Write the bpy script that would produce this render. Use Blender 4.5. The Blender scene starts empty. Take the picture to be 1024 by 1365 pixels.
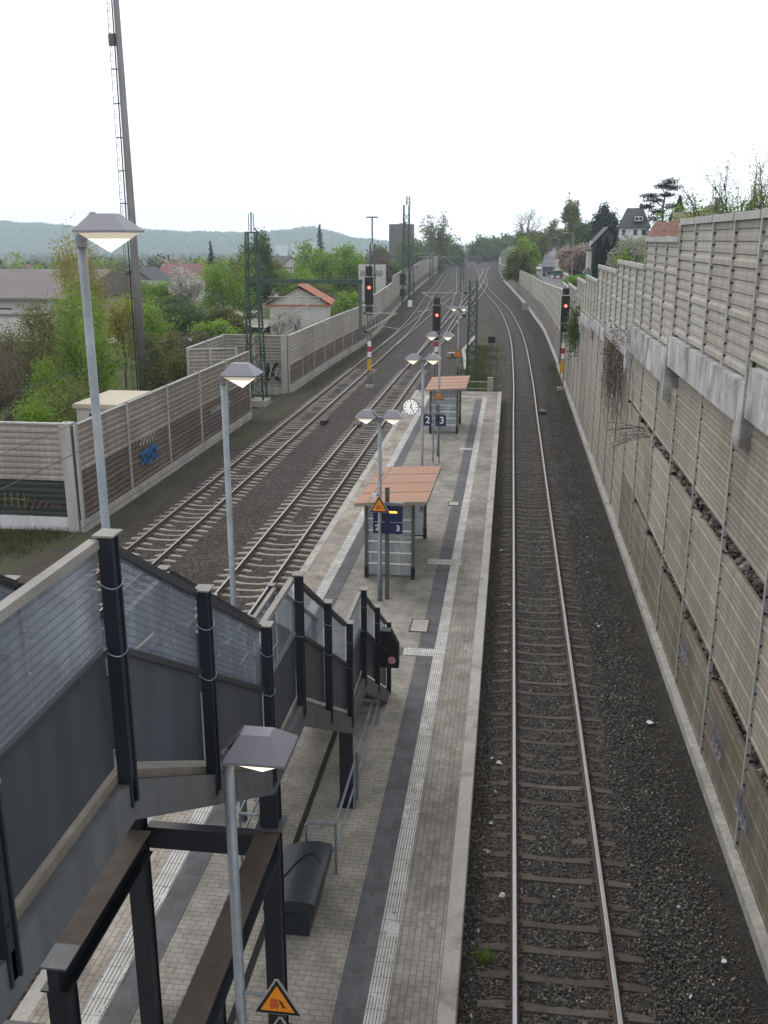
import bpy, math, random
import numpy as np
from mathutils import Vector, Matrix
R = math.radians
sc = bpy.context.scene
COL = sc.collection
rnd = random.Random(7)

# ------------------------------------------------------------------ helpers
class MB:
    def __init__(s): s.v = []; s.f = []; s.m = []
    def add(s, vs, fs, mi=0):
        b = len(s.v); s.v += [tuple(p) for p in vs]
        s.f += [tuple(b + i for i in f) for f in fs]; s.m += [mi] * len(fs); return s
    def box(s, x0, x1, y0, y1, z0, z1, mi=0):
        return s.add([(x0,y0,z0),(x1,y0,z0),(x1,y1,z0),(x0,y1,z0),(x0,y0,z1),(x1,y0,z1),(x1,y1,z1),(x0,y1,z1)],
              [(0,3,2,1),(4,5,6,7),(0,1,5,4),(1,2,6,5),(2,3,7,6),(3,0,4,7)], mi)
    def bar(s, p0, p1, w, h, up=(0,0,1), mi=0):
        p0 = Vector(p0); p1 = Vector(p1); d = (p1-p0).normalized(); up = Vector(up)
        if abs(d.dot(up)) > .99: up = Vector((0,1,0))
        a = d.cross(up).normalized()*w/2; b = a.cross(d).normalized()*h/2
        vs = [p+x*a+y*b for p in (p0,p1) for x,y in ((-1,-1),(1,-1),(1,1),(-1,1))]
        return s.add(vs, [(0,3,2,1),(4,5,6,7),(0,1,5,4),(1,2,6,5),(2,3,7,6),(3,0,4,7)], mi)
    def tube(s, pts, r, n=8, mi=0, cap=True):
        pts = [Vector(p) for p in pts]; k = len(pts)
        rs = r if isinstance(r, (list, tuple)) else [r]*k
        vs = []; ref = Vector((0.123,0.97,0.2))
        for i, p in enumerate(pts):
            d = (pts[min(i+1,k-1)]-pts[max(i-1,0)]).normalized()
            rf = Vector((1,0,0)) if abs(d.dot(ref)) > .95 else ref
            a = d.cross(rf).normalized(); b = d.cross(a)
            for j in range(n):
                t = 2*math.pi*j/n; vs.append(p+(a*math.cos(t)+b*math.sin(t))*rs[i])
        fs = [(i*n+j, i*n+(j+1)%n, (i+1)*n+(j+1)%n, (i+1)*n+j) for i in range(k-1) for j in range(n)]
        if cap: fs += [tuple(range(n-1,-1,-1)), tuple((k-1)*n+j for j in range(n))]
        return s.add(vs, fs, mi)
    def prism(s, poly, vec, mi=0):
        poly = [Vector(p) for p in poly]; vec = Vector(vec); n = len(poly)
        vs = poly + [p+vec for p in poly]
        fs = [tuple(range(n)), tuple(range(2*n-1,n-1,-1))] + [(i+n,(i+1)%n+n,(i+1)%n,i) for i in range(n)]
        return s.add(vs, fs, mi)
    def yz(s, poly, x0, x1, mi=0): return s.prism([(x0,y,z) for y,z in poly], (x1-x0,0,0), mi)
    def xz(s, poly, y0, y1, mi=0): return s.prism([(x,y0,z) for x,z in poly], (0,y1-y0,0), mi)
    def sheet(s, a, b, mi=0):       # strip between two polylines
        n = len(a); return s.add(list(a)+list(b), [(i,i+1,n+i+1,n+i) for i in range(n-1)], mi)
    def build(s, name, mat, parent=None, loc=None, smooth=False, offset=True):
        off = Vector((0,0,0))
        if parent is not None and offset:
            q = parent
            while q is not None: off += q.location; q = q.parent
        if loc is not None: off = Vector(loc)
        me = bpy.data.meshes.new(name)
        me.from_pydata([tuple(Vector(p)-off) for p in s.v], [], s.f)
        mats = mat if isinstance(mat, (list, tuple)) else [mat]
        for m in mats: me.materials.append(m)
        if len(mats) > 1: me.polygons.foreach_set('material_index', s.m)
        if smooth: me.polygons.foreach_set('use_smooth', [True]*len(s.f))
        me.update(); me.validate()
        o = bpy.data.objects.new(name, me); COL.objects.link(o)
        if loc is not None: o.location = loc
        if parent is not None: o.parent = parent
        return o
def npmesh(name, V, F, mat, parent=None, loc=(0,0,0), k=4):
    me = bpy.data.meshes.new(name); n = len(F)
    me.vertices.add(len(V)); me.vertices.foreach_set('co', np.asarray(V, 'f').ravel())
    me.loops.add(n*k); me.loops.foreach_set('vertex_index', np.asarray(F, 'i').ravel())
    me.polygons.add(n); me.polygons.foreach_set('loop_start', np.arange(0, n*k, k, dtype='i'))
    me.polygons.foreach_set('loop_total', np.full(n, k, 'i'))
    me.update(calc_edges=True); me.materials.append(mat)
    o = bpy.data.objects.new(name, me); COL.objects.link(o); o.location = loc
    if parent is not None: o.parent = parent
    return o
def tag(o, label=None, cat=None, group=None, kind=None):
    if label: o['label'] = label
    if cat: o['category'] = cat
    if group: o['group'] = group
    if kind: o['kind'] = kind
    return o
def thing(name, label, cat, loc=(0,0,0), group=None):
    o = bpy.data.objects.new(name, None); COL.objects.link(o); o.location = loc
    o.empty_display_size = .2
    return tag(o, label, cat, group)
def struct(name, mb, mat, **k): return tag(mb.build(name, mat, **k), kind='structure')
def copy_tree(o, loc=None, label=None, rz=None, parent=None):
    c = o.copy(); COL.objects.link(c)
    if parent is not None: c.parent = parent
    for ch in list(o.children): copy_tree(ch, parent=c)
    if loc is not None: c.location = loc
    if rz is not None: c.rotation_euler = (0,0,rz)
    if label: c['label'] = label
    return c
def interp(pts, y):
    if y <= pts[0][0]: return pts[0][1]
    for (a, b), (c, d) in zip(pts, pts[1:]):
        if y <= c: return b+(d-b)*(y-a)/(c-a)
    return pts[-1][1]
def text_mb(body, size, depth):
    cu = bpy.data.curves.new('tmp', 'FONT'); cu.body = body; cu.size = size; cu.extrude = depth
    cu.align_x = 'CENTER'; cu.align_y = 'CENTER'; cu.offset = size*.012
    o = bpy.data.objects.new('tmp', cu); COL.objects.link(o)
    me = bpy.data.meshes.new_from_object(o.evaluated_get(bpy.context.evaluated_depsgraph_get()))
    mb = MB(); mb.add([(v.co.x, -v.co.z, v.co.y) for v in me.vertices], [tuple(p.vertices) for p in me.polygons])
    bpy.data.objects.remove(o); bpy.data.curves.remove(cu); bpy.data.meshes.remove(me)
    return mb                                    # stands in the XZ plane, facing -Y
def moved(mb, dx, dy, dz, s=1):
    m = MB(); m.v = [(x*s+dx, y*s+dy, z*s+dz) for x, y, z in mb.v]; m.f = mb.f; m.m = mb.m; return m

# ------------------------------------------------------------------ materials
def nodes(name):
    m = bpy.data.materials.new(name); m.use_nodes = True; nt = m.node_tree
    return m, nt, nt.nodes['Principled BSDF'], nt.nodes.new
def setin(n, **k):
    for a, b in k.items(): n.inputs[a.replace('_',' ')].default_value = b
    return n
def posn(nt, scale=(1,1,1)):
    g = nt.nodes.new('ShaderNodeNewGeometry'); mp = nt.nodes.new('ShaderNodeMapping')
    mp.inputs['Scale'].default_value = scale; nt.links.new(g.outputs['Position'], mp.inputs['Vector'])
    return mp.outputs['Vector']
def noise(nt, scale, detail=4, vec=(1,1,1), rough=.6):
    n = nt.nodes.new('ShaderNodeTexNoise'); setin(n, Scale=scale, Detail=detail, Roughness=rough)
    nt.links.new(posn(nt, vec), n.inputs['Vector']); return n.outputs['Fac']
def ramp(nt, fac, stops):
    r = nt.nodes.new('ShaderNodeValToRGB'); cr = r.color_ramp
    while len(cr.elements) < len(stops): cr.elements.new(.5)
    for e, (p, c) in zip(cr.elements, stops):
        e.position = p; e.color = (*c, 1) if len(c) == 3 else c
    nt.links.new(fac, r.inputs['Fac']); return r.outputs['Color']
def mixc(nt, a, b, fac, mode='MIX'):
    m = nt.nodes.new('ShaderNodeMix'); m.data_type = 'RGBA'; m.blend_type = mode
    for sock, v in ((m.inputs['Factor'], fac), (m.inputs['A'], a), (m.inputs['B'], b)):
        if hasattr(v, 'is_linked') or hasattr(v, 'links'): nt.links.new(v, sock)
        elif isinstance(v, (int, float)): sock.default_value = v
        else: sock.default_value = (*v, 1)
    return m.outputs['Result']
def math_(nt, op, a, b=0.0, c=0.0):
    m = nt.nodes.new('ShaderNodeMath'); m.operation = op
    for i, v in enumerate((a, b, c)):
        if isinstance(v, (int, float)): m.inputs[i].default_value = v
        else: nt.links.new(v, m.inputs[i])
    return m.outputs[0]
def bump(nt, p, h, strength, dist=.02):
    b = nt.nodes.new('ShaderNodeBump'); setin(b, Strength=strength, Distance=dist)
    nt.links.new(h, b.inputs['Height']); nt.links.new(b.outputs['Normal'], p.inputs['Normal'])
def g3(v): return (v, v*.97, v*.93)
def pm(name, c, var=.2, scale=2.0, rough=.7, metal=0.0, bmp=0.0, bscale=40, streak=0.0, dirt=None, dscale=.6, dth=.55, fine=.12, spec=.5, each=0.0):
    m, nt, p, new = nodes(name)
    lo = tuple(x*(1-var) for x in c); hi = tuple(min(1, x*(1+var)) for x in c)
    col = ramp(nt, noise(nt, scale), [(.3, lo), (.7, hi)])
    if fine:
        col = mixc(nt, col, ramp(nt, noise(nt, scale*22, 3), [(.3, (1-fine*2,)*3), (.7, (1+0*fine,)*3)]), 1.0, 'MULTIPLY')
    if streak:
        s = ramp(nt, noise(nt, 1.0, 5, (5, 5, .35)), [(.42, (1-streak,)*3), (.62, (1,1,1))])
        col = mixc(nt, col, s, 1.0, 'MULTIPLY')
    if dirt:
        d = ramp(nt, noise(nt, dscale, 6), [(dth-.06, (0,0,0)), (dth+.1, (1,1,1))])
        col = mixc(nt, col, dirt, d)
    if each:       # every panel weathered a little differently
        oi = nt.nodes.new('ShaderNodeObjectInfo')
        col = mixc(nt, col, ramp(nt, oi.outputs['Random'], [(0,(1-each,1-each*1.05,1-each*1.15)),(1,(1,1,1))]), 1.0, 'MULTIPLY')
    nt.links.new(col, p.inputs['Base Color'])
    setin(p, Roughness=rough, Metallic=metal); p.inputs['Specular IOR Level'].default_value = spec
    if bmp: bump(nt, p, noise(nt, bscale, 3), bmp)
    return m
def emis(name, c, strength, base=(.8,.8,.8)):
    m, nt, p, new = nodes(name); setin(p, Base_Color=(*base,1), Emission_Color=(*c,1), Emission_Strength=strength, Roughness=.3)
    return m
M = {}
M['galv'] = pm('galvanised', (.26,.29,.32), .18, 3, .5, .55, fine=.1)
M['lampgrey'] = pm('lamp_paint', (.185,.185,.21), .05, 3, .42, .15, fine=.03)
M['diffuser'] = emis('lamp_glow', (1,.92,.74), 1.25, (.5,.5,.46))
M['diffuser_rim'] = emis('lamp_rim_glow', (1,.88,.62), .42, (.5,.48,.42))
M['steel'] = pm('rail_head', (.36,.355,.36), .1, 5, .36, .9, fine=.05)
M['rust'] = pm('rail_rust', (.085,.052,.036), .25, 4, .85)
M['rustfloor'] = pm('rusty_beam', (.095,.073,.058), .25, 1.5, .8, streak=.2)
M['sleeper_r'] = pm('sleeper_dark', (.115,.10,.083), .25, 1.5, .9, bmp=.3, each=.35)
M['sleeper_far'] = pm('sleeper_far', (.11,.097,.088), .2, 1.0, .9)
M['sleeper_l'] = pm('sleeper_pale', (.35,.325,.298), .15, 1.0, .9, dirt=(.26,.22,.19), dscale=.5, dth=.66, each=.25)
M['blue_dark'] = pm('dark_steel', (.012,.016,.024), .25, 2, .45)
M['post_web'] = pm('post_steel', (.026,.032,.043), .2, 2, .4)
M['panel'] = pm('sheet_steel', (.058,.067,.083), .12, .7, .5, fine=.05, streak=.22, dirt=(.075,.078,.08), dscale=1.1, dth=.62, each=.16)
M['stringer'] = pm('stringer_steel', (.105,.112,.12), .12, 1.2, .55, streak=.2, fine=.06)
M['ledge'] = pm('dusty_ledge', (.15,.135,.115), .3, 2.5, .85)
M['caprail'] = pm('cap_rail', (.24,.225,.21), .15, 2, .55)
M['darkrail'] = pm('dark_rail', (.035,.037,.042), .2, 2, .5)
M['deck'] = pm('stair_deck', (.17,.165,.155), .2, 1.5, .85)
M['concrete'] = pm('concrete', (.37,.35,.32), .15, 1.2, .9, bmp=.15, dirt=(.16,.14,.12), dscale=1.2, dth=.6)
M['coping'] = pm('coping', (.43,.405,.37), .12, 1.5, .9, bmp=.15, bscale=30, dirt=(.2,.185,.165), dscale=1.6, dth=.58)
M['whitecon'] = pm('white_concrete', (.60,.585,.59), .12, .7, .9, bmp=.2, streak=.36, dirt=(.20,.185,.175), dscale=.9, dth=.52)
M['plinth'] = pm('plinth', (.5,.48,.45), .15, .9, .9, streak=.25, dirt=(.2,.18,.15), dscale=.7, dth=.6)
M['whiteplinth'] = pm('white_plinth', (.7,.7,.72), .08, .7, .8, streak=.12)
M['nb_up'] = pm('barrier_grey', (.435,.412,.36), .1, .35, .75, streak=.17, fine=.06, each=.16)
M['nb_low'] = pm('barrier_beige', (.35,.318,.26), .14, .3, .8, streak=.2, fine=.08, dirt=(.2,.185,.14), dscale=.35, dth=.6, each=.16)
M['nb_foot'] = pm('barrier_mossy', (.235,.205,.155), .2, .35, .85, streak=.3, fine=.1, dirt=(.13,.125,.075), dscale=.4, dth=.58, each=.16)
M['nb_left'] = pm('barrier_taupe', (.40,.365,.315), .14, .4, .8, streak=.2, fine=.08, each=.16)
M['nb_taupe'] = pm('barrier_taupe_dark', (.33,.285,.24), .15, .4, .8, streak=.25, fine=.1, each=.16)
M['nb_brown'] = pm('barrier_brown', (.155,.120,.096), .22, .4, .8, streak=.25, fine=.1, each=.16)
M['nb_green'] = pm('barrier_green', (.03,.045,.034), .2, .5, .7, streak=.2)
M['nb_post'] = pm('barrier_post', (.47,.465,.44), .12, 1, .65, streak=.15)
M['gap'] = pm('dark_gap', (.012,.011,.010), .2, 2, .9)
M['rock'] = pm('gabion_rock', (.26,.205,.175), .5, 5, .95, fine=.2)
M['orange'] = pm('roof_terracotta', (.37,.185,.108), .1, .7, .65, streak=.0, fine=.06, dirt=(.29,.18,.125), dscale=.9, dth=.55)
M['roofedge'] = pm('roof_edge', (.3,.24,.19), .1, 1, .6)
M['sheltersteel'] = pm('shelter_steel', (.105,.1,.095), .15, 2, .5)
M['black'] = pm('black_plastic', (.008,.008,.009), .2, 2, .55)
M['bin'] = pm('bin_plastic', (.022,.028,.036), .2, 2, .4)
M['navy'] = pm('navy_board', (.012,.014,.07), .06, 1, .4, fine=.02)
M['whitepaint'] = pm('white_paint', (.78,.78,.78), .04, 2, .5, fine=.03)
M['signorange'] = pm('sign_orange', (.75,.25,.012), .06, 3, .45, fine=.03)
M['signred'] = pm('sign_red', (.5,.06,.025), .06, 3, .5)
M['red'] = pm('red_paint', (.5,.02,.03), .1, 3, .5)
M['yellow'] = pm('yellow_paint', (.65,.36,.02), .12, 3, .5)
M['redlight'] = emis('red_signal', (1,.10,.07), 5, (.5,.02,.02))
M['amber'] = emis('amber_display', (1,.58,.06), 2.2, (.3,.2,.05))
M['greenmast'] = pm('green_mast', (.035,.075,.055), .2, 2, .6)
M['boom'] = pm('boom_tube', (.085,.105,.10), .2, 2, .6)
M['wire'] = pm('wire', (.06,.055,.05), .1, 2, .6)
M['palewire'] = pm('cantilever', (.42,.41,.38), .12, 2, .5, .3)
M['mastcon'] = pm('mast_concrete', (.24,.23,.245), .1, .7, .85, streak=.15)
M['bark'] = pm('bark', (.095,.075,.058), .3, 4, .95)
M['palebark'] = pm('birch_bark', (.42,.38,.33), .3, 3, .9)
M['paper'] = pm('paper', (.75,.74,.72), .05, 5, .8)
M['asphalt'] = pm('asphalt', (.15,.15,.16), .12, .4, .9, fine=.1)
M['path'] = pm('gravel_path', (.36,.33,.29), .12, .4, .95, fine=.1)
M['render'] = pm('white_render', (.62,.6,.57), .08, .5, .9, streak=.12)
M['bluewhite'] = pm('pale_render', (.62,.63,.66), .05, .5, .85)
M['rooforange'] = pm('roof_orange', (.40,.13,.065), .15, .8, .8, fine=.2)
M['roofred'] = pm('roof_red', (.21,.085,.08), .12, .8, .75, fine=.15)
M['roofslate'] = pm('roof_slate', (.05,.052,.062), .15, .8, .7, fine=.15)
M['roofgrey'] = pm('roof_grey', (.2,.175,.17), .12, .5, .85, fine=.15)
M['windowglass'] = pm('window_glass', (.03,.035,.045), .1, 1, .1)
M['brownblock'] = pm('brown_facade', (.125,.095,.08), .1, .2, .85)
M['teal'] = pm('teal_paint', (.05,.30,.33), .08, 1, .5)
M['pink'] = pm('pink_sticker', (.62,.30,.36), .1, 9, .5)
M['cargrey'] = pm('car_silver', (.45,.46,.48), .03, 1, .3, .4, fine=0)
M['carwhite'] = pm('car_white', (.75,.76,.78), .03, 1, .3, fine=0)
M['cargreen'] = pm('car_green', (.03,.12,.085), .05, 1, .3, fine=0)
M['cardark'] = pm('car_dark', (.02,.022,.03), .05, 1, .3, fine=0)
M['tyre'] = pm('tyre', (.012,.012,.012), .1, 4, .9)
M['blue_g'] = pm('blue_spray', (.03,.17,.42), .35, 6, .6)
M['pale_g'] = pm('pale_spray', (.5,.47,.46), .3, 6, .7)
M['orange_g'] = pm('orange_spray', (.17,.075,.04), .3, 6, .6)
M['yellow_g'] = pm('yellow_spray', (.20,.18,.06), .3, 6, .6)
M['lilac_g'] = pm('lilac_spray', (.25,.245,.30), .3, 6, .7)
M['graf_white'] = pm('white_spray', (.62,.62,.6), .2, 6, .7)

def leafmat(name, a, b, trans=.42):
    m, nt, p, new = nodes(name)
    g = new('ShaderNodeNewGeometry')
    f = math_(nt, 'MULTIPLY_ADD', g.outputs['Random Per Island'], .55, math_(nt, 'MULTIPLY', noise(nt, .55, 3), .5))
    col = ramp(nt, f, [(.25, a), (.75, b)])
    nt.links.new(col, p.inputs['Base Color']); setin(p, Roughness=.65); p.inputs['Specular IOR Level'].default_value = .25
    t = new('ShaderNodeBsdfTranslucent'); nt.links.new(col, t.inputs['Color'])
    mx = new('ShaderNodeMixShader'); mx.inputs[0].default_value = trans
    nt.links.new(p.outputs[0], mx.inputs[1]); nt.links.new(t.outputs[0], mx.inputs[2])
    nt.links.new(mx.outputs[0], nt.nodes['Material Output'].inputs['Surface']); return m
M['leaf'] = leafmat('leaf_green', (.07,.115,.025), (.2,.28,.06))
M['leafbright'] = leafmat('leaf_bright', (.11,.20,.022), (.28,.43,.06))
M['leafgold'] = leafmat('leaf_gold', (.19,.18,.035), (.40,.37,.08))
M['leafolive'] = leafmat('leaf_olive', (.09,.105,.03), (.22,.235,.075))
M['leafdark'] = leafmat('leaf_dark', (.010,.020,.013), (.035,.055,.032), .1)
M['leafmid'] = leafmat('leaf_mid', (.05,.09,.03), (.14,.20,.07))
M['blossom'] = leafmat('blossom_white', (.32,.32,.27), (.62,.6,.55))
M['pinkbloom'] = leafmat('blossom_pink', (.30,.22,.19), (.48,.38,.33))
M['palebloom'] = leafmat('blossom_pale', (.24,.26,.17), (.42,.43,.33))
M['twig'] = leafmat('twig_brown', (.075,.055,.042), (.17,.13,.105), .1)
M['deadleaf'] = leafmat('dead_leaf', (.07,.045,.032), (.17,.115,.08), .2)
M['grassblade'] = leafmat('grass_blade', (.05,.06,.022), (.13,.145,.05), .3)

def ground_mat(name, stops, sc1, sc2=3.0):
    m, nt, p, new = nodes(name)
    a = ramp(nt, noise(nt, sc1, 6), stops)
    b = ramp(nt, noise(nt, sc2*8, 4), [(.25, (.6,.6,.6)), (.7, (1.1,1.1,1.1))])
    nt.links.new(mixc(nt, a, b, 1.0, 'MULTIPLY'), p.inputs['Base Color']); setin(p, Roughness=.95)
    p.inputs['Specular IOR Level'].default_value = .2
    bump(nt, p, noise(nt, 9, 4), .6, .06); return m
M['meadow'] = ground_mat('meadow', [(.3,(.05,.045,.025)),(.48,(.07,.085,.028)),(.7,(.10,.13,.04))], .09)
M['verge'] = ground_mat('verge_soil', [(.3,(.05,.044,.036)),(.52,(.075,.068,.05)),(.68,(.075,.09,.03))], .5)
M['soil'] = ground_mat('dark_soil', [(.3,(.032,.030,.028)),(.55,(.052,.048,.043)),(.75,(.075,.064,.048))], .8)
M['hill'] = ground_mat('wooded_hill', [(.3,(.02,.03,.016)),(.5,(.05,.065,.03)),(.7,(.09,.10,.05))], .02, .02)
def ballast_mat(name, stops, scale, rustx=None):
    m, nt, p, new = nodes(name)
    v = new('ShaderNodeTexVoronoi'); setin(v, Scale=scale, Randomness=1.0); nt.links.new(posn(nt), v.inputs['Vector'])
    sep = new('ShaderNodeSeparateColor'); nt.links.new(v.outputs['Color'], sep.inputs[0])
    col = ramp(nt, sep.outputs[0], stops)
    col = mixc(nt, col, ramp(nt, v.outputs['Distance'], [(.25,(1,1,1)),(.75,(.3,.3,.3))]), 1.0, 'MULTIPLY')
    col = mixc(nt, col, ramp(nt, noise(nt, .5, 5), [(.3,(.72,.68,.64)),(.7,(1.15,1.12,1.1))]), 1.0, 'MULTIPLY')
    nt.links.new(col, p.inputs['Base Color']); setin(p, Roughness=.85); p.inputs['Specular IOR Level'].default_value = .3
    bump(nt, p, math_(nt, 'SUBTRACT', 1, v.outputs['Distance']), 1.0, .035); return m
M['ballast'] = ballast_mat('ballast_grey', [(.1,(.033,.031,.029)),(.6,(.075,.070,.065)),(.95,(.165,.155,.145))], 21)
M['ballast_l'] = ballast_mat('ballast_brown', [(.1,(.032,.026,.023)),(.6,(.075,.063,.056)),(.95,(.16,.137,.124))], 16)
def rust_stain(nt, col, amt):
    g = nt.nodes.new('ShaderNodeNewGeometry'); s = nt.nodes.new('ShaderNodeSeparateXYZ'); nt.links.new(g.outputs['Position'], s.inputs[0])
    d = math_(nt, 'ABSOLUTE', math_(nt, 'SUBTRACT', math_(nt, 'ABSOLUTE', math_(nt, 'SUBTRACT', s.outputs[0], 1.12)), .80))
    f = math_(nt, 'MULTIPLY', math_(nt, 'SUBTRACT', 1, math_(nt, 'MINIMUM', math_(nt, 'MULTIPLY', d, 2.2), 1)), math_(nt, 'MULTIPLY', noise(nt, 1.6, 4), amt))
    return mixc(nt, col, (.105,.062,.042), f)
def stone_mat(name, stops):
    m, nt, p, new = nodes(name); g = new('ShaderNodeNewGeometry')
    col = ramp(nt, g.outputs['Random Per Island'], stops)
    col = mixc(nt, col, ramp(nt, noise(nt, .6, 5), [(.3,(.72,.68,.64)),(.7,(1.12,1.1,1.08))]), 1.0, 'MULTIPLY')
    if name == 'stones': col = rust_stain(nt, col, 1.1)
    nt.links.new(col, p.inputs['Base Color']); setin(p, Roughness=.75); return m
M['grit'] = stone_mat('grit', [(0,(.03,.028,.026)),(.7,(.075,.068,.06)),(.95,(.13,.115,.10)),(1,(.35,.33,.30))])
M['stones'] = stone_mat('stones', [(0,(.033,.031,.029)),(.6,(.092,.086,.080)),(.93,(.18,.168,.155)),(1,(.42,.40,.37))])
def paver_mat(name, c, c2, bw, bh, swap=False, mort=(.17,.16,.14), stain=.45):
    m, nt, p, new = nodes(name)
    g = new('ShaderNodeNewGeometry'); s = new('ShaderNodeSeparateXYZ'); nt.links.new(g.outputs['Position'], s.inputs[0])
    cb = new('ShaderNodeCombineXYZ')
    nt.links.new(s.outputs[1 if swap else 0], cb.inputs[0]); nt.links.new(s.outputs[0 if swap else 1], cb.inputs[1])
    b = new('ShaderNodeTexBrick'); setin(b, Scale=1.0, Color1=(*c,1), Color2=(*c2,1), Mortar=(*mort,1))
    setin(b, Mortar_Size=.006, Mortar_Smooth=.2, Bias=.0, Brick_Width=bw, Row_Height=bh)
    nt.links.new(cb.outputs[0], b.inputs['Vector'])
    col = mixc(nt, b.outputs['Color'], ramp(nt, noise(nt, .55, 6), [(.33,(1-stain,1-stain,1-stain)),(.62,(1,1,1))]), 1.0, 'MULTIPLY')
    col = mixc(nt, col, ramp(nt, noise(nt, 2.6, 5), [(.35,(.72,.71,.69)),(.6,(1,1,1))]), 1.0, 'MULTIPLY')
    col = mixc(nt, col, ramp(nt, noise(nt, 11, 2), [(.66,(1,1,1)),(.72,(.5,.49,.47))]), .8, 'MULTIPLY')
    col = mixc(nt, col, ramp(nt, noise(nt, .9, 7, (1.6,.5,1), .7), [(.56,(1,1,1)),(.66,(.62,.64,.58))]), .7, 'MULTIPLY')
    nt.links.new(col, p.inputs['Base Color']); setin(p, Roughness=.85)
    bump(nt, p, math_(nt, 'SUBTRACT', 1, b.outputs['Fac']), .5, .006); return m
M['paving'] = paver_mat('paving', (.375,.35,.31), (.325,.303,.27), .2, .1)
M['paving_edge'] = paver_mat('paving_edge', (.47,.42,.355), (.40,.355,.30), .2, .1, True, stain=.5)
M['paving_side'] = paver_mat('paving_side', (.385,.355,.31), (.315,.29,.255), .2, .1, True, stain=.45)
M['paving_dark'] = paver_mat('paving_dark', (.135,.135,.145), (.105,.105,.115), .3, .3, stain=.25)
def tactile_mat(name, ribs):
    m, nt, p, new = nodes(name)
    g = new('ShaderNodeNewGeometry'); s = new('ShaderNodeSeparateXYZ'); nt.links.new(g.outputs['Position'], s.inputs[0])
    x = s.outputs[0]; y = s.outputs[1]
    base = ramp(nt, noise(nt, 2.2, 5), [(.3,(.40,.385,.36)),(.65,(.62,.605,.58))])
    rib = math_(nt, 'GREATER_THAN', math_(nt, 'FRACT', math_(nt, 'MULTIPLY', x, ribs)), .62)
    wear = math_(nt, 'GREATER_THAN', noise(nt, 3.2, 5, (1,.5,1)), .40)
    rib = math_(nt, 'MULTIPLY', rib, wear)
    j = math_(nt, 'GREATER_THAN', math_(nt, 'FRACT', math_(nt, 'MULTIPLY', y, 3.33)), .955)
    spots = math_(nt, 'MULTIPLY', math_(nt, 'GREATER_THAN', noise(nt, 9, 2), .66), .8)
    f = math_(nt, 'MINIMUM', math_(nt, 'ADD', math_(nt, 'ADD', math_(nt, 'MULTIPLY', rib, .78), math_(nt, 'MULTIPLY', j, .6)), spots), 1)
    nt.links.new(mixc(nt, base, (.11,.11,.11), f), p.inputs['Base Color']); setin(p, Roughness=.8); return m
M['tactile'] = tactile_mat('tactile_white', 22.0)
M['tactile_l'] = tactile_mat('tactile_left', 17.0)
def glass_mat(name, k, tint, opac, lines=True, pitch=.06, refl=.5):
    m, nt, p, new = nodes(name)
    g = new('ShaderNodeNewGeometry'); s = new('ShaderNodeSeparateXYZ'); nt.links.new(g.outputs['Position'], s.inputs[0])
    grime = ramp(nt, noise(nt, 1.3, 6, (1,1,.8)), [(.4,(0,0,0)),(.72,(1,1,1))])
    streak = ramp(nt, noise(nt, 1.0, 4, (3,3,.5)), [(.45,(0,0,0)),(.75,(1,1,1))])
    dirt = math_(nt, 'MULTIPLY', math_(nt, 'ADD', grime, streak), .5)
    op = math_(nt, 'ADD', opac, math_(nt, 'MULTIPLY', dirt, .28))
    d = new('ShaderNodeBsdfDiffuse'); t = new('ShaderNodeBsdfTransparent'); gl = new('ShaderNodeBsdfGlossy')
    t.inputs[0].default_value = (.86,.90,.94,1); gl.inputs['Roughness'].default_value = .12
    col = mixc(nt, tint, tuple(min(1,x*1.75) for x in tint), dirt)
    if lines:
        h = math_(nt, 'ADD', s.outputs[2], math_(nt, 'MULTIPLY', s.outputs[1], k))
        ln = math_(nt, 'GREATER_THAN', math_(nt, 'FRACT', math_(nt, 'MULTIPLY', h, 1/pitch)), .80)
        op = math_(nt, 'MAXIMUM', op, math_(nt, 'MULTIPLY', ln, .5))
        col = mixc(nt, col, (.08,.09,.10), math_(nt, 'MULTIPLY', ln, .6))
    nt.links.new(col, d.inputs[0])
    m1 = new('ShaderNodeMixShader'); nt.links.new(op, m1.inputs[0]); nt.links.new(t.outputs[0], m1.inputs[1]); nt.links.new(d.outputs[0], m1.inputs[2])
    fr = new('ShaderNodeFresnel'); fr.inputs[0].default_value = 1.45
    ff = math_(nt, 'MULTIPLY', math_(nt, 'MULTIPLY', fr.outputs[0], math_(nt, 'SUBTRACT', 1, g.outputs['Backfacing'])), refl)
    m2 = new('ShaderNodeMixShader'); nt.links.new(ff, m2.inputs[0]); nt.links.new(m1.outputs[0], m2.inputs[1]); nt.links.new(gl.outputs[0], m2.inputs[2])
    nt.links.new(m2.outputs[0], nt.nodes['Material Output'].inputs['Surface']); return m
M['glass_level'] = glass_mat('wired_glass_level', 0.0, (.23,.25,.28), .36)
M['glass_slope'] = glass_mat('wired_glass_slope', .587, (.21,.235,.275), .36)
M['glass_clear'] = glass_mat('pane_glass', 0.0, (.30,.31,.33), .14, False)
M['glass_shelter'] = glass_mat('shelter_glass', 0.0, (.40,.42,.42), .30, False)

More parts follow.
